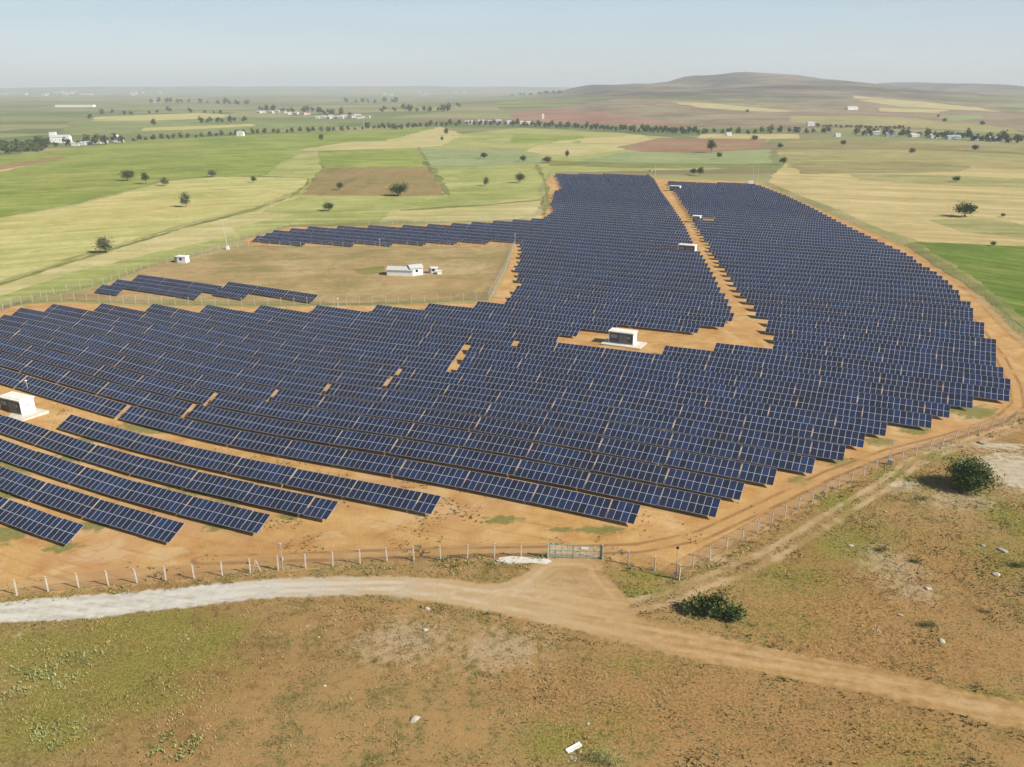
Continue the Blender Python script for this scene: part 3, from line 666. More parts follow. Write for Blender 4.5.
def make_table(t):
    n = t['n']; root = empty('solar_table', t['o'], rot=Euler((R(random.gauss(0, .5)), -t['roll'] + R(random.gauss(0, .25)), AZ + R(random.gauss(0, .25))), 'XYZ'))
    if n not in protos:
        for i in range(n):
            for j in range(2):
                link_mesh('solar_panel', panel_me, None, root, slope_pt(i * (PW + GAP), j * (PL + GAP)), (TILT, 0, 0))
        link_mesh('support_rail', rail_mesh(n), None, root)
        for x in posts_at(n): link_mesh('post', post_me, None, root, (x, 0, 0))
        protos[n] = list(root.children)
    else:
        for ch in protos[n]:
            c = ch.copy(); col.objects.link(c); c.parent = root
    tag(root, table_label(t), 'solar table', 'solar tables of the near rows')
for t in near: make_table(t)
def far_tables(T):
    """everything beyond the nearest 300, one mesh"""
    Vs, Fs, mi, pr, uvs = [], [], [], [], []; base = 0
    ct, st = math.cos(TILT), math.sin(TILT)
    sel = [0,1,2,3,4,9,11]; q4 = pq[sel]
    usedv = pv.copy(); usedv[8:12, 2] = -.003
    for t in T:
        n = t['n']; o = np.array(t['o']); rl = t['roll']; V = []; 
        for i in range(n):
            for j in range(2):
                p = usedv.copy(); p[:, 0] += i * (PW + GAP); s = p[:, 1] + j * (PL + GAP)
                P = np.stack([p[:, 0], s * ct - p[:, 2] * st, LOW + s * st + p[:, 2] * ct], 1); V.append(P)
                Fs.append(q4 + base); base += 16; mi += [1, 0, 0, 0, 0, 0, 0]; pr += [random.random()] * 7
                u = np.zeros((28, 2)); u[:4] = [(0,0),(1,0),(1,1),(0,1)]; uvs.append(u)
        W = n * (PW + GAP)
        for x in posts_at(n):
            y = 1.75 * ct; z = LOW + 1.75 * st - .1; r = .06
            V.append(np.array([(x-r,y,-.4),(x+r,y,-.4),(x+r,y,z),(x-r,y,z),(x,y-r,-.4),(x,y+r,-.4),(x,y+r,z),(x,y-r,z)])); Fs.append(np.array([(0,1,2,3),(4,5,6,7)]) + base); base += 8; mi += [0, 0]; pr += [0, 0]; uvs.append(np.zeros((8, 2)))
        V = np.concatenate(V); c, s = math.cos(rl), math.sin(rl)
        X = V[:, 0] * c ; Z = V[:, 2] + V[:, 0] * s
        a, b = math.cos(AZ), math.sin(AZ)
        Vs.append(np.stack([o[0] + X * a - V[:, 1] * b, o[1] + X * b + V[:, 1] * a, o[2] + Z], 1))
    me = np_mesh('solar_tables', np.concatenate(Vs), np.concatenate(Fs), None, {'pr': ('FACE', pr)}, np.concatenate(uvs))
    me.materials.append(mat_frame); me.materials.append(mat_glass_far); me.polygons.foreach_set('material_index', np.array(mi, np.int32))
    o = link_mesh('distant_solar_tables', me, None); tag(o, 'dense rows of dark blue solar tables filling the far part of the farm', 'solar tables', kind='stuff')
far_tables(far_t)
print('tables', len(tables), 'near', len(near), 'far', len(far_t), 'max near d', near[-1]['d'])
# ------------------------------------------------------------------ materials for the objects
mat_conc = plain('concrete_post', (.56, .53, .48), .85, .2, .12, 6)
mat_conc2 = plain('weathered_concrete', (.46, .43, .38), .85, .2, .12, 6)
mat_pad = plain('concrete_slab', (.58, .54, .46), .85, .2, .12, 1.2)
mat_wall = plain('white_render', (.76, .76, .74), .7, .3, .06, 1.5)
mat_roofw = plain('cream_roof', (.74, .72, .64), .7, .3, .08, 1.0)
mat_grey = plain('dark_grey_cladding', (.075, .08, .088), .55, .4, .15, 2.0)
mat_door = plain('grey_steel_door', (.16, .165, .18), .5, .4, .1, 2.0)
mat_black = plain('black_opening', (.012, .012, .014), .6, .3)
mat_sign = plain('pale_sign', (.42, .42, .46), .5, .3)
mat_rust = plain('rusty_wire', (.17, .14, .115), .7, .3)
mat_green = plain('green_paint', (.13, .30, .22), .5, .4, .15, 4)
mat_wood = plain('grey_timber', (.20, .17, .14), .9, .1, .25, 4)
mat_bark = plain('bark', (.12, .09, .065), .95, .1, .3, 5)
mat_stone = plain('pale_stone', (.47, .42, .33), .9, .1, .25, 3)
mat_stone2 = plain('grey_stone', (.34, .31, .26), .9, .1, .3, 3)
mat_wallf = plain('far_wall', (.52, .50, .46), .8, .2, .1, .3)
mat_tin = plain('pale_sheet_roof', (.50, .50, .50), .5, .4, .1, 2)
mat_tile = plain('faded_tile_roof', (.34, .17, .11), .9, .1, .2, 2)
mat_bluet = plain('blue_grey_roof', (.30, .38, .48), .6, .3, .1, 2)
def leaf_mat(name, a, b, c):
    t = NT(name, .75, .2); r = t.attr('leaf'); o = t.n.new('ShaderNodeObjectInfo').outputs['Random']
    k = t.ramp(r, [(0, a), (.5, b), (1, c)]); k = t.mix(t.math('MULTIPLY', o, .35), k, c)
    t.b.inputs['Subsurface Weight'].default_value = 0
    return t.done(k)
L_DARK = leaf_mat('dark_foliage', (.024, .040, .012), (.050, .080, .020), (.11, .15, .04))
L_BUSH = leaf_mat('bush_foliage', (.030, .050, .013), (.065, .10, .025), (.14, .18, .05))
L_MID = leaf_mat('olive_foliage', (.035, .048, .020), (.060, .080, .030), (.10, .12, .05))
L_GREY = leaf_mat('grey_green_foliage', (.07, .085, .045), (.11, .13, .07), (.17, .18, .10))
L_TUFT = leaf_mat('low_weed', (.11, .10, .035), (.19, .17, .06), (.30, .25, .10))
L_WEED = leaf_mat('pale_weed', (.17, .19, .05), (.28, .29, .09), (.42, .41, .18))
L_DRY = leaf_mat('dry_stalks', (.15, .105, .045), (.34, .24, .105), (.52, .41, .21))

# ------------------------------------------------------------------ trees
def crown_mesh(name, seed, nclump, nleaf, leaf, mat, flat=.8, spread=.34, lobes=None, base=.28):
    """unit crown: about 1 wide, standing on z=0; leaves gathered in clumps through the whole volume"""
    r = np.random.default_rng(seed); C = []
    while len(C) < nclump:
        p = r.normal(size=3); p /= np.linalg.norm(p); p *= r.random() ** .45 * .40
        p[0] *= 1 + .22 * math.sin(3 * math.atan2(p[1], p[0]) + seed); p[2] *= flat
        if p[2] < -.26: continue
        C.append(p + np.array([0, 0, base + .26]))
    if lobes:
        for i in range(len(C)): l = lobes[i % len(lobes)]; C[i] = np.array([C[i][0] * l[3] + l[0], C[i][1] * l[3] + l[1], (C[i][2] - base - .26) * l[3] + l[2]])
    V, at = [], []
    for c in C:
        sz = r.uniform(.5, 1.3) * spread * .35; tone = r.random() * .6
        q = r.normal(size=(nleaf, 3)) * sz * np.array([1, 1, .75]); cen = c + q
        a = r.normal(size=(nleaf, 3)); a /= np.linalg.norm(a, axis=1)[:, None]
        b = np.cross(a, r.normal(size=(nleaf, 3))); b /= np.linalg.norm(b, axis=1)[:, None]; s = (leaf * r.uniform(.6, 1.4, nleaf))[:, None]
        V.append(np.stack([cen - a * s, cen - b * s * .6, cen + a * s, cen + b * s * .6], 1)); at.append(np.clip(tone + r.random(nleaf) * .4, 0, 1))
    V = np.concatenate(V).reshape(-1, 3); at = np.concatenate(at); V[:, 2] = np.maximum(V[:, 2], .01)
    return np_mesh(name, V, np.arange(len(V)).reshape(-1, 4), mat, {'leaf': ('FACE', at)})
def trunk_mesh(name, seed, h=.45, r0=.028, multi=1):
    r = random.Random(seed); b = MB()
    for m in range(multi):
        dx, dy = (r.uniform(-.05, .05), r.uniform(-.05, .05)); top = Vector((dx, dy, h * .55)); b.bar((0, 0, -.05), top, r0, 7, r0 * .7)
        for i in range(5):
            t = 2 * math.pi * (i + r.random() * .5) / 5; e = top + Vector((math.cos(t) * .2, math.sin(t) * .2, r.uniform(.12, .3))); b.bar(top, e, r0 * .5, 5, r0 * .22)
            e2 = e + Vector((math.cos(t) * .1, math.sin(t) * .1, .1)); b.bar(e, e2, r0 * .22, 4, r0 * .08)
    return b.mesh(name, mat_bark)
T_TR = [trunk_mesh('trunk', s) for s in (1, 2, 3)]
T_MID = [crown_mesh('crown', 11 + s, 30, 44, .042, m, fl) for s, m, fl in ((0, L_DARK, .75), (1, L_MID, .8), (2, L_GREY, .85), (3, L_DARK, .6), (4, L_MID, .65))]
T_FAR = [crown_mesh('crown', 31 + s, 16, 12, .10, m, fl) for s, m, fl in ((0, L_DARK, .9), (1, L_MID, .9), (2, L_DARK, 1.2), (3, L_MID, 1.0))]
def mpp(p): return math.hypot(p[0], p[1], HC - p[2]) / F        # metres per pixel there
def put_tree(px, py, wpx, hpx, var, label, name='tree', cat='tree', group=None, near=True, drop=0.0):
    p = G(px, py); k = mpp(p); w = wpx * k; h = hpx * k
    root = empty(name, tuple(p), random.uniform(0, 6.28)); root.scale = (w, w, h / .9)
    c = link_mesh('crown', (T_MID if near else T_FAR)[var], None, root, (0, 0, -drop))
    if drop < .15: link_mesh('trunk', T_TR[var % 3], None, root)
    tag(root, label, cat, group); return root
# the round tree and the bush by the track
def big_tree():
    p = G(968, 488); root = empty('round_tree', tuple(p), .4); W = 6.3; root.scale = (W, W, W * .95)
    me = crown_mesh('crown', 5, 80, 110, .024, L_BUSH, .95, .38, base=.10); link_mesh('crown', me, None, root)
    link_mesh('trunk', trunk_mesh('trunk', 9, .42, .03, 3), None, root)
    tag(root, 'large dark green round tree casting a long shadow beside the fence', 'tree')
big_tree()
def bush(px, py, W, lobes, seed, label, mat, leaf=.02, ncl=60, nl=60, name='bush', sx=1, sz=1, stems=True):
    p = G(px, py); root = empty(name, tuple(p), AZ * .6); root.scale = (W * sx, W, W * sz)
    link_mesh('crown', crown_mesh('crown', seed, ncl, nl, leaf, mat, .8, .26, lobes, .05), None, root)
    if stems:
        b = MB()
        for l in lobes: b.bar((l[0] * .3, l[1] * .3, -.03), (l[0], l[1], l[2]), .012, 5, .005)
        b.build('stem', mat_bark, root)
    tag(root, label, 'bush'); return root
bush(714, 615, 5.7, [(-.38, 0, .15, .30), (-.22, .05, .24, .38), (-.02, .0, .20, .36), (.10, .05, .30, .34), (.28, 0, .14, .36), (.42, -.03, .18, .24)], 21, 'sprawling dark green bush beside the dirt road below the fence corner', L_BUSH, .024, 70, 50)
bush(753, 626, 2.0, [(-.2, 0, .15, .5), (.2, 0, .2, .5)], 22, 'small leafless grey shrub right of the sprawling dark bush', L_GREY, .012, 20, 26)
bush(921, 499, 2.2, [(-.2, 0, .12, .45), (.2, 0, .15, .5)], 23, 'low grey green shrub just below the shadow of the round tree', L_GREY, .02, 24, 30)
bush(882, 551, 2.1, [(-.2, 0, .1, .4), (.15, 0, .18, .5)], 24, 'small bright green shrub on the dry slope below the round tree', L_MID, .02, 24, 30)
bush(914, 562, 2.0, [(-.2, 0, .08, .45), (.15, 0, .1, .5)], 25, 'low dark shrub on the slope, lower neighbour of a bright green one', L_DARK, .02, 24, 30)
bush(927, 626, 2.3, [(-.2, 0, .08, .5), (.2, 0, .1, .5)], 26, 'flat dark cushion shrub on the bare patch above the dirt road', L_DARK, .02, 26, 34)
bush(985, 612, 1.8, [(-.2, 0, .06, .5), (.2, 0, .08, .5)], 27, 'small dull green shrub near the right edge above the road', L_MID, .02, 22, 26)
bush(604, 764, 3.8, [(-.2, 0, .1, .55), (.2, 0, .12, .55), (0, .15, .14, .5)], 28, 'pale yellow green weedy bush at the bottom edge beside the rubble', L_WEED, .012, 60, 50)
bush(1017, 566, 2.6, [(-.2, 0, .1, .5), (.2, 0, .12, .5)], 29, 'green bush cut by the right edge below the round tree', L_MID, .02, 26, 30)
SOLO = [ # px,py,w,h,variant,label
 (106,253,15,13,2,'grey green leaning tree beside the dark weed strip below the yellow field'),
 (186,207,10,12,2,'upright rounded tree standing alone in the yellow field'),
 (128,181,12,9,1,'wide olive tree, leftmost of three along the edge of the yellow field'),
 (146,184,8,10,0,'dark upright tree, middle one of three along the edge of the yellow field'),
 (165,186,8,7,2,'small grey tree, right one of three along the edge of the yellow field'),
 (213,177,9,6,2,'faint low grey tree on the upper border of the yellow field'),
 (254,183,6,6,0,'small dark tree at the far end of the yellow field'),
 (399,196,20,12,3,'wide black green tree at the lower edge of the brown fallow field'),
 (329,211,11,8,3,'round green bush like tree in the pale strip above the long solar strip'),
 (340,190,6,7,1,'small tree inside the left part of the brown fallow field'),
 (520,183,9,9,1,'round tree left of the farm corner in the yellow green field'),
 (484,159,8,6,0,'dark tree in the middle of the grey green field'),
 (547,163,9,6,1,'flat tree at the head of the dark hedge left of the farm'),
 (523,162,6,6,1,'small tree on the border just left of the flat one'),
 (567,158,4,7,1,'thin upright tree in the pale field behind the farm'),
 (321,141,5,6,1,'small lone tree in the broad green field below the road trees'),
 (446,135,5,6,1,'small tree on the crest of the pale stubble field'),
 (442,141,3,4,1,'tiny tree just below the crest of the pale stubble field'),
 (486,186,6,8,2,'pale sparse tree in the ley left of the farm'),
 (693,175,7,6,0,'low dark tree right behind the back edge of the farm, left of a pair'),
 (700,176,8,8,0,'dark branching tree right behind the back edge of the farm, right of a pair'),
 (711,153,10,12,0,'tall dark double tree in front of the red brown ploughed field'),
 (719,159,6,6,0,'small dark tree at the foot of the tall double tree'),
 (754,141,7,5,1,'low tree at the right end of the red brown ploughed field'),
 (780,149,6,5,0,'small dark tree right of the ploughed field'),
 (783,165,8,7,0,'dark tree on the corner where the big tan field begins'),
 (843,146,6,5,0,'small dark tree above the big tan field, left of centre'),
 (912,154,6,5,1,'small dark tree above the middle of the big tan field'),
 (956,182,7,5,3,'flat topped tree in the upper part of the big tan field'),
 (965,217,19,12,3,'wide umbrella shaped tree standing in the big tan field'),
 (1003,217,4,3,1,'tiny bush right of the umbrella shaped tree'),
 (975,151,6,5,1,'small tree below the roadside row near the right edge'),
 (944,123,4,4,0,'small dark tree on the far slope, upper right'),
 (982,126,5,4,0,'small dark tree on the far slope near the right edge'),
 (938,118,3,3,0,'tiny dark tree on the far slope, topmost right'),
 (747,113,4,3,0,'tiny dark tree on the hill foot above the roadside row'),
 (993,246,5,4,3,'small hedge bush on the border of the bright green field'),
 (154,127,5,7,0,'slender dark tree in the green plain, tallest of its group'),
]
for px, py, w, h, v, lb in SOLO: put_tree(px, py, w, h, v, lb)
nt = 0
def tree_run(pts, n, size, group, label, jx=1.5, jy=.8, hs=1.1, name='distant_tree'):
    P = np.array(pts, float); seg = np.hypot(*(P[1:] - P[:-1]).T); cum = np.concatenate([[0], np.cumsum(seg)])
    for i in range(n):
        s = (i + .5) / n * cum[-1]; x = np.interp(s, cum, P[:, 0]) + random.uniform(-jx, jx); y = np.interp(s, cum, P[:, 1]) + random.uniform(-jy, jy)
        if not (2 < x < 1022): continue
        p = G(x, y); k = mpp(p); w = size * .82 * random.uniform(.7, 1.3); h = w * hs * random.uniform(.8, 1.25)
        o = link_mesh(name, T_FAR[random.randrange(4)], None, None, (p[0], p[1], p[2] - .08 * h), (0, 0, random.uniform(0, 6))); o.scale = (w, w, h)
        tag(o, label, 'tree', group)
tree_run([(512,126),(560,128),(640,132),(700,134)], 44, 9, 'dark trees lining the far road', 'dark tree in the dense row lining the far road behind the farm', 1.2, .5)
tree_run([(700,134),(768,134),(800,133),(835,133)], 16, 10, 'trees along the far road right of centre', 'tree in the loose roadside row right of the farm', 2.5, .8)
tree_run([(855,135),(900,136),(960,139),(1022,143)], 32, 10, 'trees along the far road at the right edge', 'tree of the long roadside row toward the right edge', 2, 1)
tree_run([(366,129),(400,129),(430,127),(470,125),(512,125)], 30, 8, 'trees along the far road left of centre', 'tree in the roadside row above the pale stubble field', 1.5, .7)
tree_run([(130,142),(190,138),(256,134),(310,132),(366,130)], 34, 7, 'small trees dotted along the left road', 'small tree dotted along the left part of the far road', 1.5, .5)
tree_run([(128,142),(60,147),(34,144)], 10, 9, 'trees around the white farmstead', 'tree beside the long white farmstead', 2, 1.5)
for r_ in range(4): tree_run([(0,145 + r_*3),(55 - r_*4,141.5 + r_*3.2)], 11, 6.5, 'orchard trees left of the farmstead', 'small round orchard tree in rows left of the white farmstead', .6, .3, .8, 'orchard_tree')
tree_run([(88,118),(120,114),(190,112),(230,115)], 14, 11, 'scattered trees in the green plain', 'scattered tree in the green plain beyond the farmstead', 6, 2)
tree_run([(200,123),(250,122)], 9, 10, 'trees in the plain above the left road', 'tree of the short hedge above the left road', 3, .8)
tree_run([(256,111),(310,112),(350,116)], 22, 13, 'village trees left of centre', 'tree among the houses of the village left of centre', 3, 1.3)
tree_run([(150,103),(200,103),(250,105)], 16, 18, 'dark far shelter belt', 'tree of the dark shelter belt far off on the left', 3, .7)
tree_run([(380,110),(430,112),(460,108)], 14, 14, 'far trees beyond the road junction', 'tree beyond the road junction in the middle distance', 4, 2)
tree_run([(345,103),(400,103)], 8, 20, 'far hedge in the centre', 'tree of a faint hedge far off in the centre', 3, .5)
tree_run([(512,96),(560,93)], 10, 26, 'faint woodland strip', 'tree in the faint woodland strip below the hill foot', 3, .4, .6)
tree_run([(815,127),(910,129)], 20, 7, 'green hedge beyond the right road', 'bush of the long green hedge beyond the right road', 2, .4, .7)

# ------------------------------------------------------------------ fences
def post_geo(h, lean=.35, r=.065, mat=None):
    b = MB(); b.box(-r, r, -r, r, -.3, h); q = Matrix.Translation((0, 0, h - .02)) @ Matrix.Rotation(R(-38), 4, 'X'); b.box(-r * .85, r * .85, -r * .85, r * .85, 0, lean, M=q)
    return b.mesh('post', mat or mat_conc)
def mesh_material():
    m = bpy.data.materials.new('chain_link'); m.use_nodes = True; t = m.node_tree; b = t.nodes['Principled BSDF']; b.inputs['Base Color'].default_value = (.16, .135, .11, 1); b.inputs['Roughness'].default_value = .5
    uv = t.nodes.new('ShaderNodeUVMap'); uv.uv_map = 'UVMap'; s = t.nodes.new('ShaderNodeSeparateXYZ'); t.links.new(uv.outputs[0], s.inputs[0])
    def M_(op, a, b_):
        n = t.nodes.new('ShaderNodeMath'); n.operation = op
        for i, q in enumerate((a, b_)):
            if isinstance(q, bpy.types.NodeSocket): t.links.new(q, n.inputs[i])
            else: n.inputs[i].default_value = q
        return n.outputs[0]
    def lines(v): return M_('LESS_THAN', M_('FRACT', M_('MULTIPLY', v, 1 / .065), 0), .075)
    a = M_('MAXIMUM', lines(M_('ADD', s.outputs[0], s.outputs[1])), lines(M_('SUBTRACT', s.outputs[0], s.outputs[1])))
    tr = t.nodes.new('ShaderNodeBsdfTransparent'); mx = t.nodes.new('ShaderNodeMixShader'); t.links.new(a, mx.inputs[0]); t.links.new(tr.outputs[0], mx.inputs[1]); t.links.new(b.outputs[0], mx.inputs[2])
    t.links.new(mx.outputs[0], t.nodes['Material Output'].inputs['Surface']); return m
mat_mesh = mesh_material(); mat_mesh_pale = mat_mesh.copy(); mat_mesh_pale.name = 'pale_chain_link'; mat_mesh_pale.node_tree.nodes['Principled BSDF'].inputs['Base Color'].default_value = (.62, .66, .60, 1)
for n_ in mat_mesh_pale.node_tree.nodes:
    if n_.type == 'MATH' and n_.operation == 'LESS_THAN': n_.inputs[1].default_value = .2
def resample(P, step):
    seg = np.hypot(*(P[1:] - P[:-1]).T); cum = np.concatenate([[0], np.cumsum(seg)]); n = max(1, round(cum[-1] / step)); s = np.linspace(0, cum[-1], n + 1)
    return np.stack([np.interp(s, cum, P[:, 0]), np.interp(s, cum, P[:, 1])], 1)
def fence(pts, step, label, h=1.95, flip=1, kerb=True, group=None, pr=.065, mat=None):
    P = resample(GP(pts), step); o3 = (float(P[0][0]), float(P[0][1]), float(zg(*P[0]))); root = empty('chain_link_fence', o3)
    loc = [np.array([p[0] - o3[0], p[1] - o3[1], float(zg(*p)) - o3[2]]) for p in P]; pm = post_geo(h, r=pr, mat=mat)
    for i, q in enumerate(loc):
        d = loc[min(i + 1, len(loc) - 1)] - loc[max(i - 1, 0)]; a = math.atan2(d[1], d[0]) + (math.pi if flip < 0 else 0)
        link_mesh('post', pm, None, root, tuple(q), (R(random.uniform(-2, 2)), R(random.uniform(-2.5, 2.5)), a))
    V, Fc, uv = [], [], []; s = 0
    for i, (a, b) in enumerate(zip(loc, loc[1:])):
        L = np.hypot(*(b - a)[:2]); k = len(V); V += [a + [0, 0, .04], b + [0, 0, .04], b + [0, 0, h - .1], a + [0, 0, h - .1]]; Fc.append((k, k + 1, k + 2, k + 3)); uv += [(s, 0), (s + L, 0), (s + L, h), (s, h)]; s += L
    link_mesh('wire_mesh', np_mesh('wire_mesh', np.array(V), np.array(Fc), mat_mesh, None, uv), None, root)
    b = MB()
    for a, c in zip(loc, loc[1:]):
        for z in (h - .1, h * .5, .1): b.bar(a + [0, 0, z], c + [0, 0, z], .012, 3)
        out = np.array([-(c - a)[1], (c - a)[0], 0]) / np.linalg.norm((c - a)[:2]) * flip
        for e in (.12, .26): b.bar(a + out * e * .62 + [0, 0, h + e * .79], c + out * e * .62 + [0, 0, h + e * .79], .010, 3)
    b.build('strand_wire', mat_rust, root)
    if kerb:
        b = MB()
        for a, c in zip(loc, loc[1:]):
            d = (c - a); n_ = np.array([-d[1], d[0], 0]) / np.linalg.norm(d[:2]) * .06; k = len(b.v)
            for q in (a - n_, c - n_, c + n_, a + n_): b.v.append(tuple(q - [0, 0, .1]))
            for q in (a - n_, c - n_, c + n_, a + n_): b.v.append(tuple(q + [0, 0, .1]))
            for f in ((4,5,6,7),(0,1,5,4),(2,3,7,6),(1,2,6,5),(3,0,4,7)): b.f.append(tuple(k + x for x in f)); b.m.append(0)
        b.build('kerb', mat_conc2, root)
    tag(root, label, 'fence', group); return root
fence([(-80,606),(5,596.5),(91,586.5),(174,580.5),(283,570),(340,565.5),(397,561),(454,560),(508,557),(548,558)], 3.35, 'wire fence on white posts along the front of the farm, left of the green gate', flip=-1, kerb=False)
fence([(602,559.5),(631,565.5),(655,571),(679,580)], 3.2, 'short wire fence stretch between the green gate and the front corner', flip=-1, kerb=False)
fence([(679,580),(693,568),(724,551.5),(754,535),(794,511.5),(834,491),(884,466),(933,450),(979,434),(1013,423),(1080,402)], 3.35, 'wire fence on leaning posts climbing from the front corner to the right edge', flip=-1, kerb=False, pr=.05, mat=mat_conc2)
fence([(1075,385),(1040,352),(1011,327),(981,296),(950,274),(912,249),(850,222),(800,200),(764,184)], 4.2, 'long wire fence curving up the right side beside the green field', flip=-1, kerb=False, pr=.05, mat=mat_conc2)
fence([(-60,318),(0,311.5),(25,303),(70,301),(140,304.5),(256,305.5),(400,304),(489,300)], 3.6, 'wire fence between the main array and the brown meadow', flip=1, kerb=False, pr=.05, mat=mat_conc2)
fence([(489,300),(505,270),(514,247)], 3.6, 'dense wire fence with pale kerb rising along the right end of the meadow', flip=1)
fence([(514,247),(440,247.5),(320,247.5),(249,246.5)], 4.0, 'wire fence at the foot of the long solar strip', flip=1, kerb=False, pr=.05, mat=mat_conc2)
fence([(249,246.5),(228,248.5),(212,252),(175,261),(150,267),(100,285),(42,297),(0,311)], 4.0, 'wire fence slanting along the upper left side of the meadow', flip=-1, kerb=False, pr=.05, mat=mat_conc2)
fence([(240,241),(290,226.5),(380,225.5),(450,222.5),(520,220),(540,215.5),(545,203),(542,190),(551,173.5)], 5.0, 'faint wire fence along the back of the long solar strip', flip=-1, kerb=False, pr=.05, mat=mat_conc2)

def gate():
    a, b = G(549.5, 557.5), G(600.5, 558.8); root = empty('gate', tuple(a), math.atan2(b[1] - a[1], b[0] - a[0])); W = float(np.hypot(*(b - a)[:2])); H = 1.95
    for x in (-.05, W + .05):
        m = MB(); m.box(x - .08, x + .08, -.08, .08, -.3, H + .25); m.build('gate_post', mat_green, root)
    for x0, x1 in ((.06, W * .46), (W * .46 + .04, W - .06)):
        m = MB()
        for z in (.12, H * .55, H - .05): m.bar((x0, 0, z), (x1, 0, z), .035)
        n = 4
        for i in range(n + 1): x = x0 + (x1 - x0) * i / n; m.bar((x, 0, .12), (x, 0, H - .05), .035 if i in (0, n) else .018)
        leaf = m.build('gate_leaf', mat_green, root)
        V = [(x0, .01, .14), (x1, .01, .14), (x1, .01, H - .07), (x0, .01, H - .07)]
        link_mesh('wire_mesh', np_mesh('wire_mesh', np.array(V), np.array([[0,1,2,3]]), mat_mesh_pale, None, [(x0,0),(x1,0),(x1,H),(x0,H)]), None, leaf)
    m = MB(); m.box(W * .62, W * .76, -.05, -.03, 1.35, 1.68); m.build('sign_plate', mat_wall, root)
    tag(root, 'green two-leaf mesh gate in the front fence with a small white plate', 'gate')
gate()

# ------------------------------------------------------------------ inverter kiosks
def kiosk(px, py, label, W=5.9, D=2.7, H=2.75, pad=True, xo=0):
    p = G(px, py); root = empty('inverter_kiosk', tuple(p + np.array([0, 0, .18])), AZ)      # origin at the front right corner
    m = MB(); m.box(-W + .14, -.14, 0, .12, 0, H - .22); m.build('front_cladding', mat_grey, root)
    m = MB(); m.box(-.14, 0, -.04, D, 0, H - .2); m.box(-W, -W + .14, -.04, D, 0, H - .2); m.box(-W + .14, -.14, D - .12, D, 0, H - .2); m.box(-W + .14, -.14, .13, D - .12, 0, .08); m.build('wall', mat_wall, root)
    m = MB(); m.box(-W - .18, .18, -.22, D + .18, H - .2, H); m.box(-W + .3, -.3, .3, D - .3, H, H + .07); m.build('roof', mat_roofw, root)
    for i in range(2):
        x = -W + 2.5 + i * 1.05; m = MB(); m.box(x, x + .98, -.03, -.003, .1, 2.1); d = m.build('door', mat_door, root)
        m = MB(); m.box(x + .8, x + .9, -.07, -.035, 1.0, 1.15); m.build('handle', mat_black, d)
    m = MB()
    for i in range(6): m.box(-W + .5, -W + 2.0, -.035, -.003, 1.25 + i * .13, 1.33 + i * .13)
    m.build('vent', mat_sign, root)
    m = MB(); m.box(-W + .14, -.14, -.02, -.003, 0, .22); m.build('plinth', mat_conc2, root)
    m = MB()
    for i in range(8): m.box(.003, .03, .7, D - .8, 1.2 + i * .1, 1.26 + i * .1)
    m.build('side_louvre', mat_sign, root)
    m = MB(); m.box(-1.3, -.85, -.03, -.003, 1.35, 1.75); m.build('warning_sign', mat_sign, root)
    if pad:
        m = MB(); m.box(-W - 1.3, 2.3, -1.9, D + .9, -.5, 0.0)
        o = m.build('concrete_pad', mat_pad, None, tuple(p + np.array([0, 0, .175])), (0, 0, AZ)); tag(o, 'pale concrete slab under the ' + label.split(' between')[0].split(' in the middle')[0], 'slab')
    tag(root, label, 'electrical kiosk')
kiosk(22.5, 416, 'white and grey inverter kiosk at the left edge between two solar rows')
kiosk(633, 346, 'white roofed grey inverter kiosk in the dirt clearing in the middle of the farm')
kiosk(694.5, 254, 'inverter kiosk tucked left of the central road among the panels', pad=False)
kiosk(699.5, 223, 'inverter kiosk right of the central road, seen with its bright end wall', W=3.2, pad=False)
kiosk(679.5, 191.5, 'farthest inverter kiosk, at the back of the farm right of the road', pad=False)

# ------------------------------------------------------------------ buildings
def house(px, py, W, D, H, rz, label, roof='gable', wall=mat_wall, roofm=mat_tin, wins=3, name='house', group=None, cat='building', z=0):
    p = G(px, py); root = empty(name, tuple(p), rz)
    m = MB(); m.box(-W/2, W/2, 0, D, -.5, H, M=None)
    if roof == 'gable': m.face([(-W/2, 0, H), (-W/2, D/2, H + D * .22), (-W/2, D, H)]); m.face([(W/2, 0, H), (W/2, D, H), (W/2, D/2, H + D * .22)])
    m.build('wall', wall, root)
    m = MB()
    if roof == 'gable':
        e = .25; t = .08; zr = H + D * .22 + .06; ze = H - e * .44 + .06
        for y0, s in ((-e, 1), (D + e, -1)):
            q = [(-W/2 - e, y0, ze), (W/2 + e, y0, ze), (W/2 + e, D/2, zr), (-W/2 - e, D/2, zr)]; m.face(q if s > 0 else q[::-1]); m.face([(a, b, c - t) for a, b, c in (q[::-1] if s > 0 else q)])
    else: m.box(-W/2 - .15, W/2 + .15, -.15, D + .15, H + .003, H + .2)
    m.build('roof', roofm, root)
    for i in range(wins):
        x = -W/2 + W * (i + .5) / wins; m = MB(); m.box(x - .4, x + .4, -.03, -.003, H * .45, H * .45 + .8); m.build('window', mat_black, root)
    if wins: m = MB(); x = W/2 - W / wins; m.box(x - .45, x + .45, -.03, -.003, 0, 2.0); m.build('door', mat_door, root)
    tag(root, label, cat, group); return root
house(400, 276, 8.4, 3.6, 1.9, R(-8), 'long low white shed with pale roof in the brown meadow', wins=0)
house(417, 275.5, 4.0, 3.6, 2.4, R(24), 'slightly taller white annex joined to the meadow shed', roofm=mat_tin, wins=1)
house(433.5, 273.5, 2.2, 1.8, 1.6, R(0), 'small white cabin right of the meadow shed', 'flat', roofm=mat_wall, wins=1)
house(439.5, 274.5, 1.3, 1.0, 1.0, R(10), 'low white box beside the small meadow cabin', 'flat', roofm=mat_wall, wins=0, name='box', cat='box')
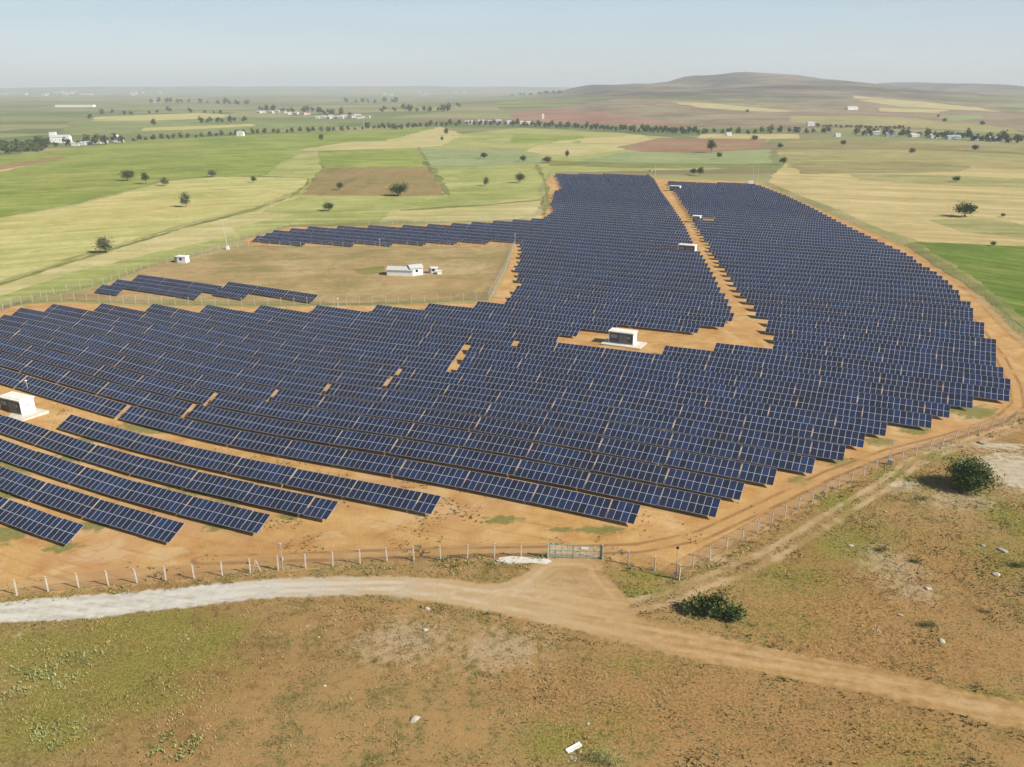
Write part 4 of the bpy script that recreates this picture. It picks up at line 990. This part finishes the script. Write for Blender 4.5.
house(181, 263, 3.6, 2.4, 2.0, R(-10), 'small white hut at the upper left corner of the meadow', 'flat', roofm=mat_wall, wins=1)
house(60, 143, 19, 9, 6, R(8), 'long white farm building left above the green field', roofm=mat_tin, wins=5)
house(53, 141, 6, 6, 9, R(8), 'tall white block at the left end of the long farm building', 'flat', roofm=mat_wall, wins=2)
house(115, 142, 5, 5, 7, R(0), 'small white tower like building right of the farmstead', 'flat', roofm=mat_wall, wins=1)
for i, x in enumerate((75, 82, 89, 97, 104, 120)): house(x, 146 - i * .7, 7, 4, 2.6, R(10), 'low white shed in the line right of the farmstead', roofm=mat_tin, wins=0, group='low sheds right of the farmstead', wall=mat_wallf)
house(240, 136, 8, 6, 4, R(0), 'lone white house beside the left road trees', wins=2)
house(357, 118, 12, 9, 5, R(0), 'white building with pale roof right of the village trees', wins=3)
house(543, 119, 4, 4, 9, R(0), 'white and red tower building on the brown rise behind the farm', 'flat', roofm=mat_tile, wins=1)
house(729, 136, 6, 5, 4, R(0), 'small white hut on the far road behind the farm', 'flat', roofm=mat_wall, wins=1)
house(838, 137, 6, 5, 4, R(0), 'small white hut on the far road right of the farm', 'flat', roofm=mat_wall, wins=1)
house(853, 110, 24, 12, 5, R(10), 'grey roofed farm building on the far right slope', roofm=mat_tin, wins=4)
house(811, 126, 10, 8, 4, R(0), 'low pale house left of the green hedge', roofm=mat_tin, wins=2)
house(74, 107, 110, 18, 6, R(0), 'very long white warehouse in the far plain on the left', 'flat', roofm=mat_tin, wins=6)
house(156, 103, 9, 9, 14, R(0), 'tall pale silo building above the far shelter belt', 'flat', roofm=mat_tin, wins=2)
for i in range(9):
    x = 258 + i * 6.2 + random.uniform(-1, 1); house(x, 112.5 + i * .35 + random.uniform(-1, 1), random.uniform(8, 13), 8, random.uniform(3, 5), random.uniform(-.4, .4), 'pale village house left of centre among trees', roofm=random.choice((mat_tin, mat_tile)), wins=0, wall=mat_wallf, group='village houses left of centre')
for i in range(12):
    x = 318 + i * 4.5 + random.uniform(-1, 1); house(x, 118 + random.uniform(-1, 1), random.uniform(7, 12), 7, random.uniform(3, 4), random.uniform(-.4, .4), 'pale house or shed along the road between village and junction', roofm=random.choice((mat_tin, mat_tin, mat_tile)), wins=0, wall=mat_wallf, group='houses along the road to the junction')
for i in range(7): house(470 + i * 10 + random.uniform(-2, 2), 124 + random.uniform(-1, .5), random.uniform(6, 12), 7, random.uniform(3, 4), random.uniform(-.3, .3), 'pale low shed beside the far road above the stubble field', roofm=mat_tin, wins=0, wall=mat_wallf, group='sheds beside the far road, centre')
for i in range(7): house(872 + i * 21 + random.uniform(-2, 2), 136 + i * .95 + random.uniform(-1, .3), random.uniform(8, 15), 7, random.uniform(2.5, 3.5), random.uniform(-.3, .3), 'low pale greenhouse or shed behind the right roadside trees', roofm=random.choice((mat_tin, mat_bluet)), wins=0, wall=mat_wallf, group='sheds behind the right roadside trees')
for i in range(32):
    x = random.choice((random.gauss(95, 35), random.gauss(60, 14), random.gauss(135, 10), random.uniform(370, 480))); x = min(500, max(4, x))
    house(x, random.uniform(92.5, 96), random.uniform(14, 42), 16, random.uniform(6, 16), 0, 'pale building of the distant hazy town near the horizon', 'flat', roofm=random.choice((mat_tin, mat_tile, mat_wall)), wins=0, wall=mat_wallf, group='distant town buildings')

# ------------------------------------------------------------------ poles and masts
def pole(px, py, hpx, label, arm=.6, box=None, r=.12, name='utility_pole', mat=mat_conc, cat='pole', head=None, lean=0):
    p = G(px, py); k = mpp(p); h = hpx * k / math.cos(math.atan((HC) / math.hypot(p[0], p[1]))); root = empty(name, tuple(p), AZ)
    m = MB(); m.bar((0, 0, -.3), (0, 0, h), r, 8, r * .6); m.build('shaft', mat, root)
    if arm: m = MB(); m.bar((-arm, 0, h * .93), (arm, 0, h * .93), r * .4); m.bar((-arm * .7, 0, h * .85), (arm * .7, 0, h * .85), r * .35); m.build('crossarm', mat_steel, root)
    if box: w, z0, z1 = box; m = MB(); m.box(-w/2, w/2, -w/2, w/2 - .02, z0, z1); m.build('cabinet', mat_wall if h > 8 else mat_steel, root)
    if head: m = MB(); m.box(-.15, .15, -.28, .1, h - .05, h + .10); m.build('camera_head', head, root)
    root.rotation_euler = (0, lean, AZ if not lean else 0)
    tag(root, label, cat); return root
pole(228, 249.5, 27, 'leaning concrete utility pole at the upper left corner of the meadow', .9, (.9, 0, 1.3), .17, mat=mat_conc2, lean=R(-7))
pole(283, 570.5, 25, 'slim white camera mast behind the front fence, left of centre', 0, (.3, 1.5, 2.0), .06, 'camera_mast', mat_steel, 'mast', mat_steel)
pole(675.5, 579, 29, 'dark camera mast at the front corner of the fence', 0, (.35, .5, 1.0), .06, 'camera_mast', mat_steel, 'mast', mat_black)
pole(889.5, 464.5, 22, 'white camera mast with grey cabinet on the right fence', 0, (.7, 0, .9), .06, 'camera_mast', mat_conc2, 'mast', mat_steel)
pole(28.3, 392, 10, 'thin white mast above the inverter kiosk at the left edge', 0, None, .05, 'camera_mast', mat_conc, 'mast', mat_wall)
pole(338.5, 308, 9, 'thin white mast on the fence below the meadow', 0, None, .07, 'camera_mast', mat_conc, 'mast', mat_wall)
pole(380, 247.5, 8, 'thin white mast in front of the long solar strip', 0, None, .08, 'camera_mast', mat_conc, 'mast', mat_wall)
pole(515, 246.5, 12, 'white mast at the inner corner where the strip joins the farm', 0, None, .09, 'camera_mast', mat_conc, 'mast', mat_wall)
pole(650, 176, 9, 'white topped mast at the back end of the central road', .8, (1.6, 2.6, 4.2), .14)
pole(655, 177, 17, 'tall thin pole behind the back end of the central road', .6, None, .12)
pole(752, 186, 20, 'tall thin pole at the back right corner of the farm', .6, None, .14)
pole(757, 186, 19, 'second thin pole at the back right corner of the farm', .6, None, .12)
pole(364, 131, 9, 'thin pale pole on the far road left of centre', .8, None, .3)
pole(435, 131, 10, 'thin pale pole on the far road above the stubble field', .8, None, .3)
house(750.5, 187, 3.0, 2.2, 3.0, 0, 'small white cabin at the back right corner of the farm', 'flat', roofm=mat_wall, wins=0)
def brace():
    p = G(257, 572.5); root = empty('fence_brace', tuple(p), R(5)); m = MB(); m.bar((-.55, 0, -.1), (0, 0, 1.8), .055); m.bar((.55, 0, -.1), (0, 0, 1.8), .055); m.build('strut', mat_conc, root)
    m = MB(); m.bar((-.3, 0, .9), (.3, 0, .9), .04); m.build('crossbar', mat_conc, root); tag(root, 'white A-shaped brace on the front fence just left of the mast', 'brace')
brace()

# ------------------------------------------------------------------ stones and rubble
def rock(px, py, wpx, label, mat=mat_stone, flat=.45, name='stone', group=None, elong=1.3):
    p = G(px, py); w = wpx * mpp(p) * .62; bm = bmesh.new(); bmesh.ops.create_icosphere(bm, subdivisions=2, radius=.5); s = random.random() * 50
    for v in bm.verts:
        k = 1 + 1.1 * (float(vnoise(v.co.x * 2.4 + s, v.co.y * 2.4 + v.co.z * 2 + s)) - .5); v.co *= k; v.co.x *= elong; v.co.z *= flat; v.co.z += flat * .28
    me = bpy.data.meshes.new(name); bm.to_mesh(me); bm.free(); o = link_mesh(name, me, mat, None, tuple(p - np.array([0, 0, .03])), (random.uniform(-.2,.2), random.uniform(-.2,.2), random.uniform(0, 3))); o.scale = (w, w, w); tag(o, label, 'stone', group)
    me.polygons.foreach_set('use_smooth', np.zeros(len(me.polygons), bool))
ROCKS = [(425,630,8,'flat white stone on the straw slope, larger one near the middle',mat_stone),(427,609,7,'flat white stone just below the road bend',mat_stone),(307,626,4,'small grey stone left of centre, upper of two',mat_stone2),(300.5,629.5,3,'small cream stone beside a grey one, left of centre',mat_stone),
 (319,637,3,'tiny white stone right of the grey and cream pair',mat_stone),(325,686,4.5,'cream coloured stone alone in the straw, left of centre',mat_stone),(415,720,10,'long white slab stone near the bottom, centre left',mat_stone),(466,752,3,'small cream stone near the bottom edge, centre left',mat_stone),
 (588,724,5,'rounded grey boulder above the rubble heap',mat_stone2),(197,610,3,'small white stone on the green verge below the white road',mat_stone),(188,639,3,'tiny white stone in the weeds below the verge stone',mat_stone),(996,575,9,'pale flat stone in the slope near the right edge, upper one',mat_stone),
 (928,589,8,'pale slab half buried on the bare patch of the right slope',mat_stone),(900,615,7,'pale crumbling stone left of the dark cushion shrub',mat_stone),
 (878,631,5,'grey white stone right of the one above the road',mat_stone2),(942,641,7,'sandy rounded stone below the dark cushion shrub',mat_stone),(851,546,6,'pale stone in the grass between track and round tree',mat_stone),
 (923,499.5,4,'bright white stone next to the low grey green shrub',mat_stone),(885,512,5,'grey stone cluster left on the slope below the tree shadow',mat_stone2),(983,546,6,'grey stone among pebbles near the right edge',mat_stone2),(1003,551,9,'broad dark grey rubble stone near the right edge',mat_stone2),(982,443,8,'grey stone on the pale sand above the round tree',mat_stone2)]
for px, py, w, lb, m_ in ROCKS: rock(px, py, w * 1.0, lb, m_)
for i in range(16):
    a = random.uniform(0, 6.28); r_ = random.random() ** .5; rock(573 + 10 * r_ * math.cos(a), 753 + 9 * r_ * math.sin(a), random.uniform(1.6, 4), 'broken pale rubble piece in the heap at the bottom edge', random.choice((mat_stone, mat_stone, mat_stone2)), .5, 'rubble_piece', 'rubble at the bottom edge')
def plank():
    p = G(574, 749); b = MB(); b.box(-.75, .75, -.2, .2, .1, .2); b.box(-.75, .75, -.2, -.16, .2, .3); b.box(-.75, .75, .16, .2, .2, .3)
    o = b.build('trough', mat_wall, None, tuple(p), (R(4), R(-8), R(28))); tag(o, 'white broken trough lying on the rubble heap at the bottom edge', 'trough')
plank()
def slab():
    p = G(525, 560); b = MB(); 
    pts = [(-3.6,-.5),(-2.2,-.9),(.5,-.7),(2.6,-.9),(3.4,-.2),(2.4,.6),(.4,.5),(-1.6,.8),(-3.2,.3)]
    b.face([(x, y, .09) for x, y in pts])
    for a, c in zip(pts, pts[1:] + pts[:1]): b.face([(a[0], a[1], -.2), (c[0], c[1], -.2), (c[0], c[1], .09), (a[0], a[1], .09)])
    o = b.build('concrete_slab', mat_pad, None, tuple(p), (0, 0, R(-3))); tag(o, 'broken pale concrete slab just outside the fence left of the gate', 'slab')
slab()

# ------------------------------------------------------------------ ground vegetation (uncountable)
def tufts(name, N, box, size, mat, dens, label, blades=3, width=.35, seed=1, tone=None):
    r = np.random.default_rng(seed); x = r.uniform(box[0], box[1], N); y = r.uniform(box[2], box[3], N)
    X, Y = to_px(np.stack([x, y, np.zeros(N)], -1)); k = (X > -30) & (X < 1054) & (Y < 800) & (dens(x, y) > r.random(N)); x, y = x[k], y[k]; n = len(x)
    z = zg(x, y); s = size * r.uniform(.45, 1.5, n) * (.6 + .8 * vnoise(x / 3, y / 3)); V = []; at = []
    tn = np.clip(vnoise(x / 2.2 + 40, y / 2.2) * .7 + r.random(n) * .4 - .05, 0, 1) if tone is None else np.clip(tone + r.random(n) * .4, 0, 1)
    for b in range(blades):
        a = r.uniform(0, 6.283, n); w = s * width; le = s * r.uniform(-1.3, 1.3, n)
        ca, sa = np.cos(a), np.sin(a); P0 = np.stack([x - ca * w, y - sa * w, z - .01], 1); P1 = np.stack([x + ca * w, y + sa * w, z - .01], 1); P2 = np.stack([x + le * sa, y - le * ca, z + s], 1)
        V.append(np.stack([P0, P1, P2], 1)); at.append(tn)
    V = np.concatenate(V).reshape(-1, 3); at = np.concatenate(at)
    o = link_mesh(name, np_mesh(name, V, np.arange(len(V)).reshape(-1, 3), mat, {'leaf': ('FACE', at)}), None); tag(o, label, 'ground cover', kind='stuff'); return n
def open_ground(x, y, m=.3):
    d = np.ones(len(x))
    d[(sdf(x, y, ROAD) > -m) | (sdf(x, y, SPUR) > -m)] = 0
    d[sdf(x, y, FARM) > .4] = 0
    tr = ldist(x, y, TRACK); d[np.abs(tr - .95) < .45] = 0
    d[blobs(x, y, [(1030,474,50,24)]) > .12] = 0
    return d
def d_dry(x, y): return open_ground(x, y) * np.clip((vnoise(x / 5, y / 5) * .5 + vnoise(x / 1.6 + 9, y / 1.6) * .6 + .0), .05, 1) ** 1.3
def d_low(x, y): return open_ground(x, y) * np.clip(2.2 * vnoise(x / 4 + 31, y / 4) * vnoise(x / .9, y / .9 + 5) - .35, 0, 1)
tufts('dry_grass', 230000, (-75, 100, 54, 125), .12, L_DRY, d_dry, 'short dry straw grass covering the slope in the foreground', 2, .30)
tufts('green_weeds', 110000, (-75, 100, 54, 125), .13, L_TUFT, d_low, 'low dull green weeds scattered through the dry foreground', 2, .5, 3)
def d_weed(x, y):
    g = np.maximum.reduce([1 - np.hypot((x - c[0]) / rx, (y - c[1]) / ry) for c, rx, ry in ((G(32, 682), 6.5, 3.2), (G(58, 735), 3.5, 2.6), (G(170, 748), 3.2, 2.4), (G(85, 660), 3.5, 1.8))])
    return np.clip(g * 1.6, 0, 1) * np.clip(vnoise(x * 1.1, y * 1.1) * 1.9 - .45, 0, 1)
tufts('thistle_clumps', 26000, (-60, -15, 54, 80), .22, L_WEED, d_weed, 'pale yellow green thistle clumps at the lower left', 6, .28, 5)
def d_verge(x, y):
    a = np.abs(np.maximum(sdf(x, y, ROAD), sdf(x, y, SPUR))); return open_ground(x, y, 0.1) * (a < 1.6) * vnoise(x / 1.2, y / 1.2) * .9
tufts('verge_grass', 30000, (-75, 100, 54, 110), .2, L_TUFT, d_verge, 'taller green grass fringing the edges of the road', 3, .35, 6, .3)
def d_fence(x, y): a = sdf(x, y, FARM); return ((a < .8) & (a > -2.2)) * np.clip(vnoise(x / 2, y / 2) * 1.7 - .45, 0, 1) * ((sdf(x, y, SPUR) < .2))
tufts('fence_weeds', 42000, (-75, 130, 80, 150), .26, L_WEED, d_fence, 'weeds and dry grass growing along the foot of the front fence', 3, .3, 7, .15)

def d_rows(x, y):
    f = sdf(x, y, FARM); v = x * NN[0] + y * NN[1]
    return (f > 1) * np.clip(vnoise(x / 3 + 60, y / 3) * 1.8 - .95, 0, 1) * np.where(v < 110, 1, .0) * np.clip(vnoise(x / 11, y / 11) * 2.2 - .5, 0, 1)
tufts('row_weeds', 90000, (-90, 90, 60, 160), .2, L_TUFT, d_rows, 'sparse green weeds on the bare dirt between the front panel rows', 3, .35, 9)
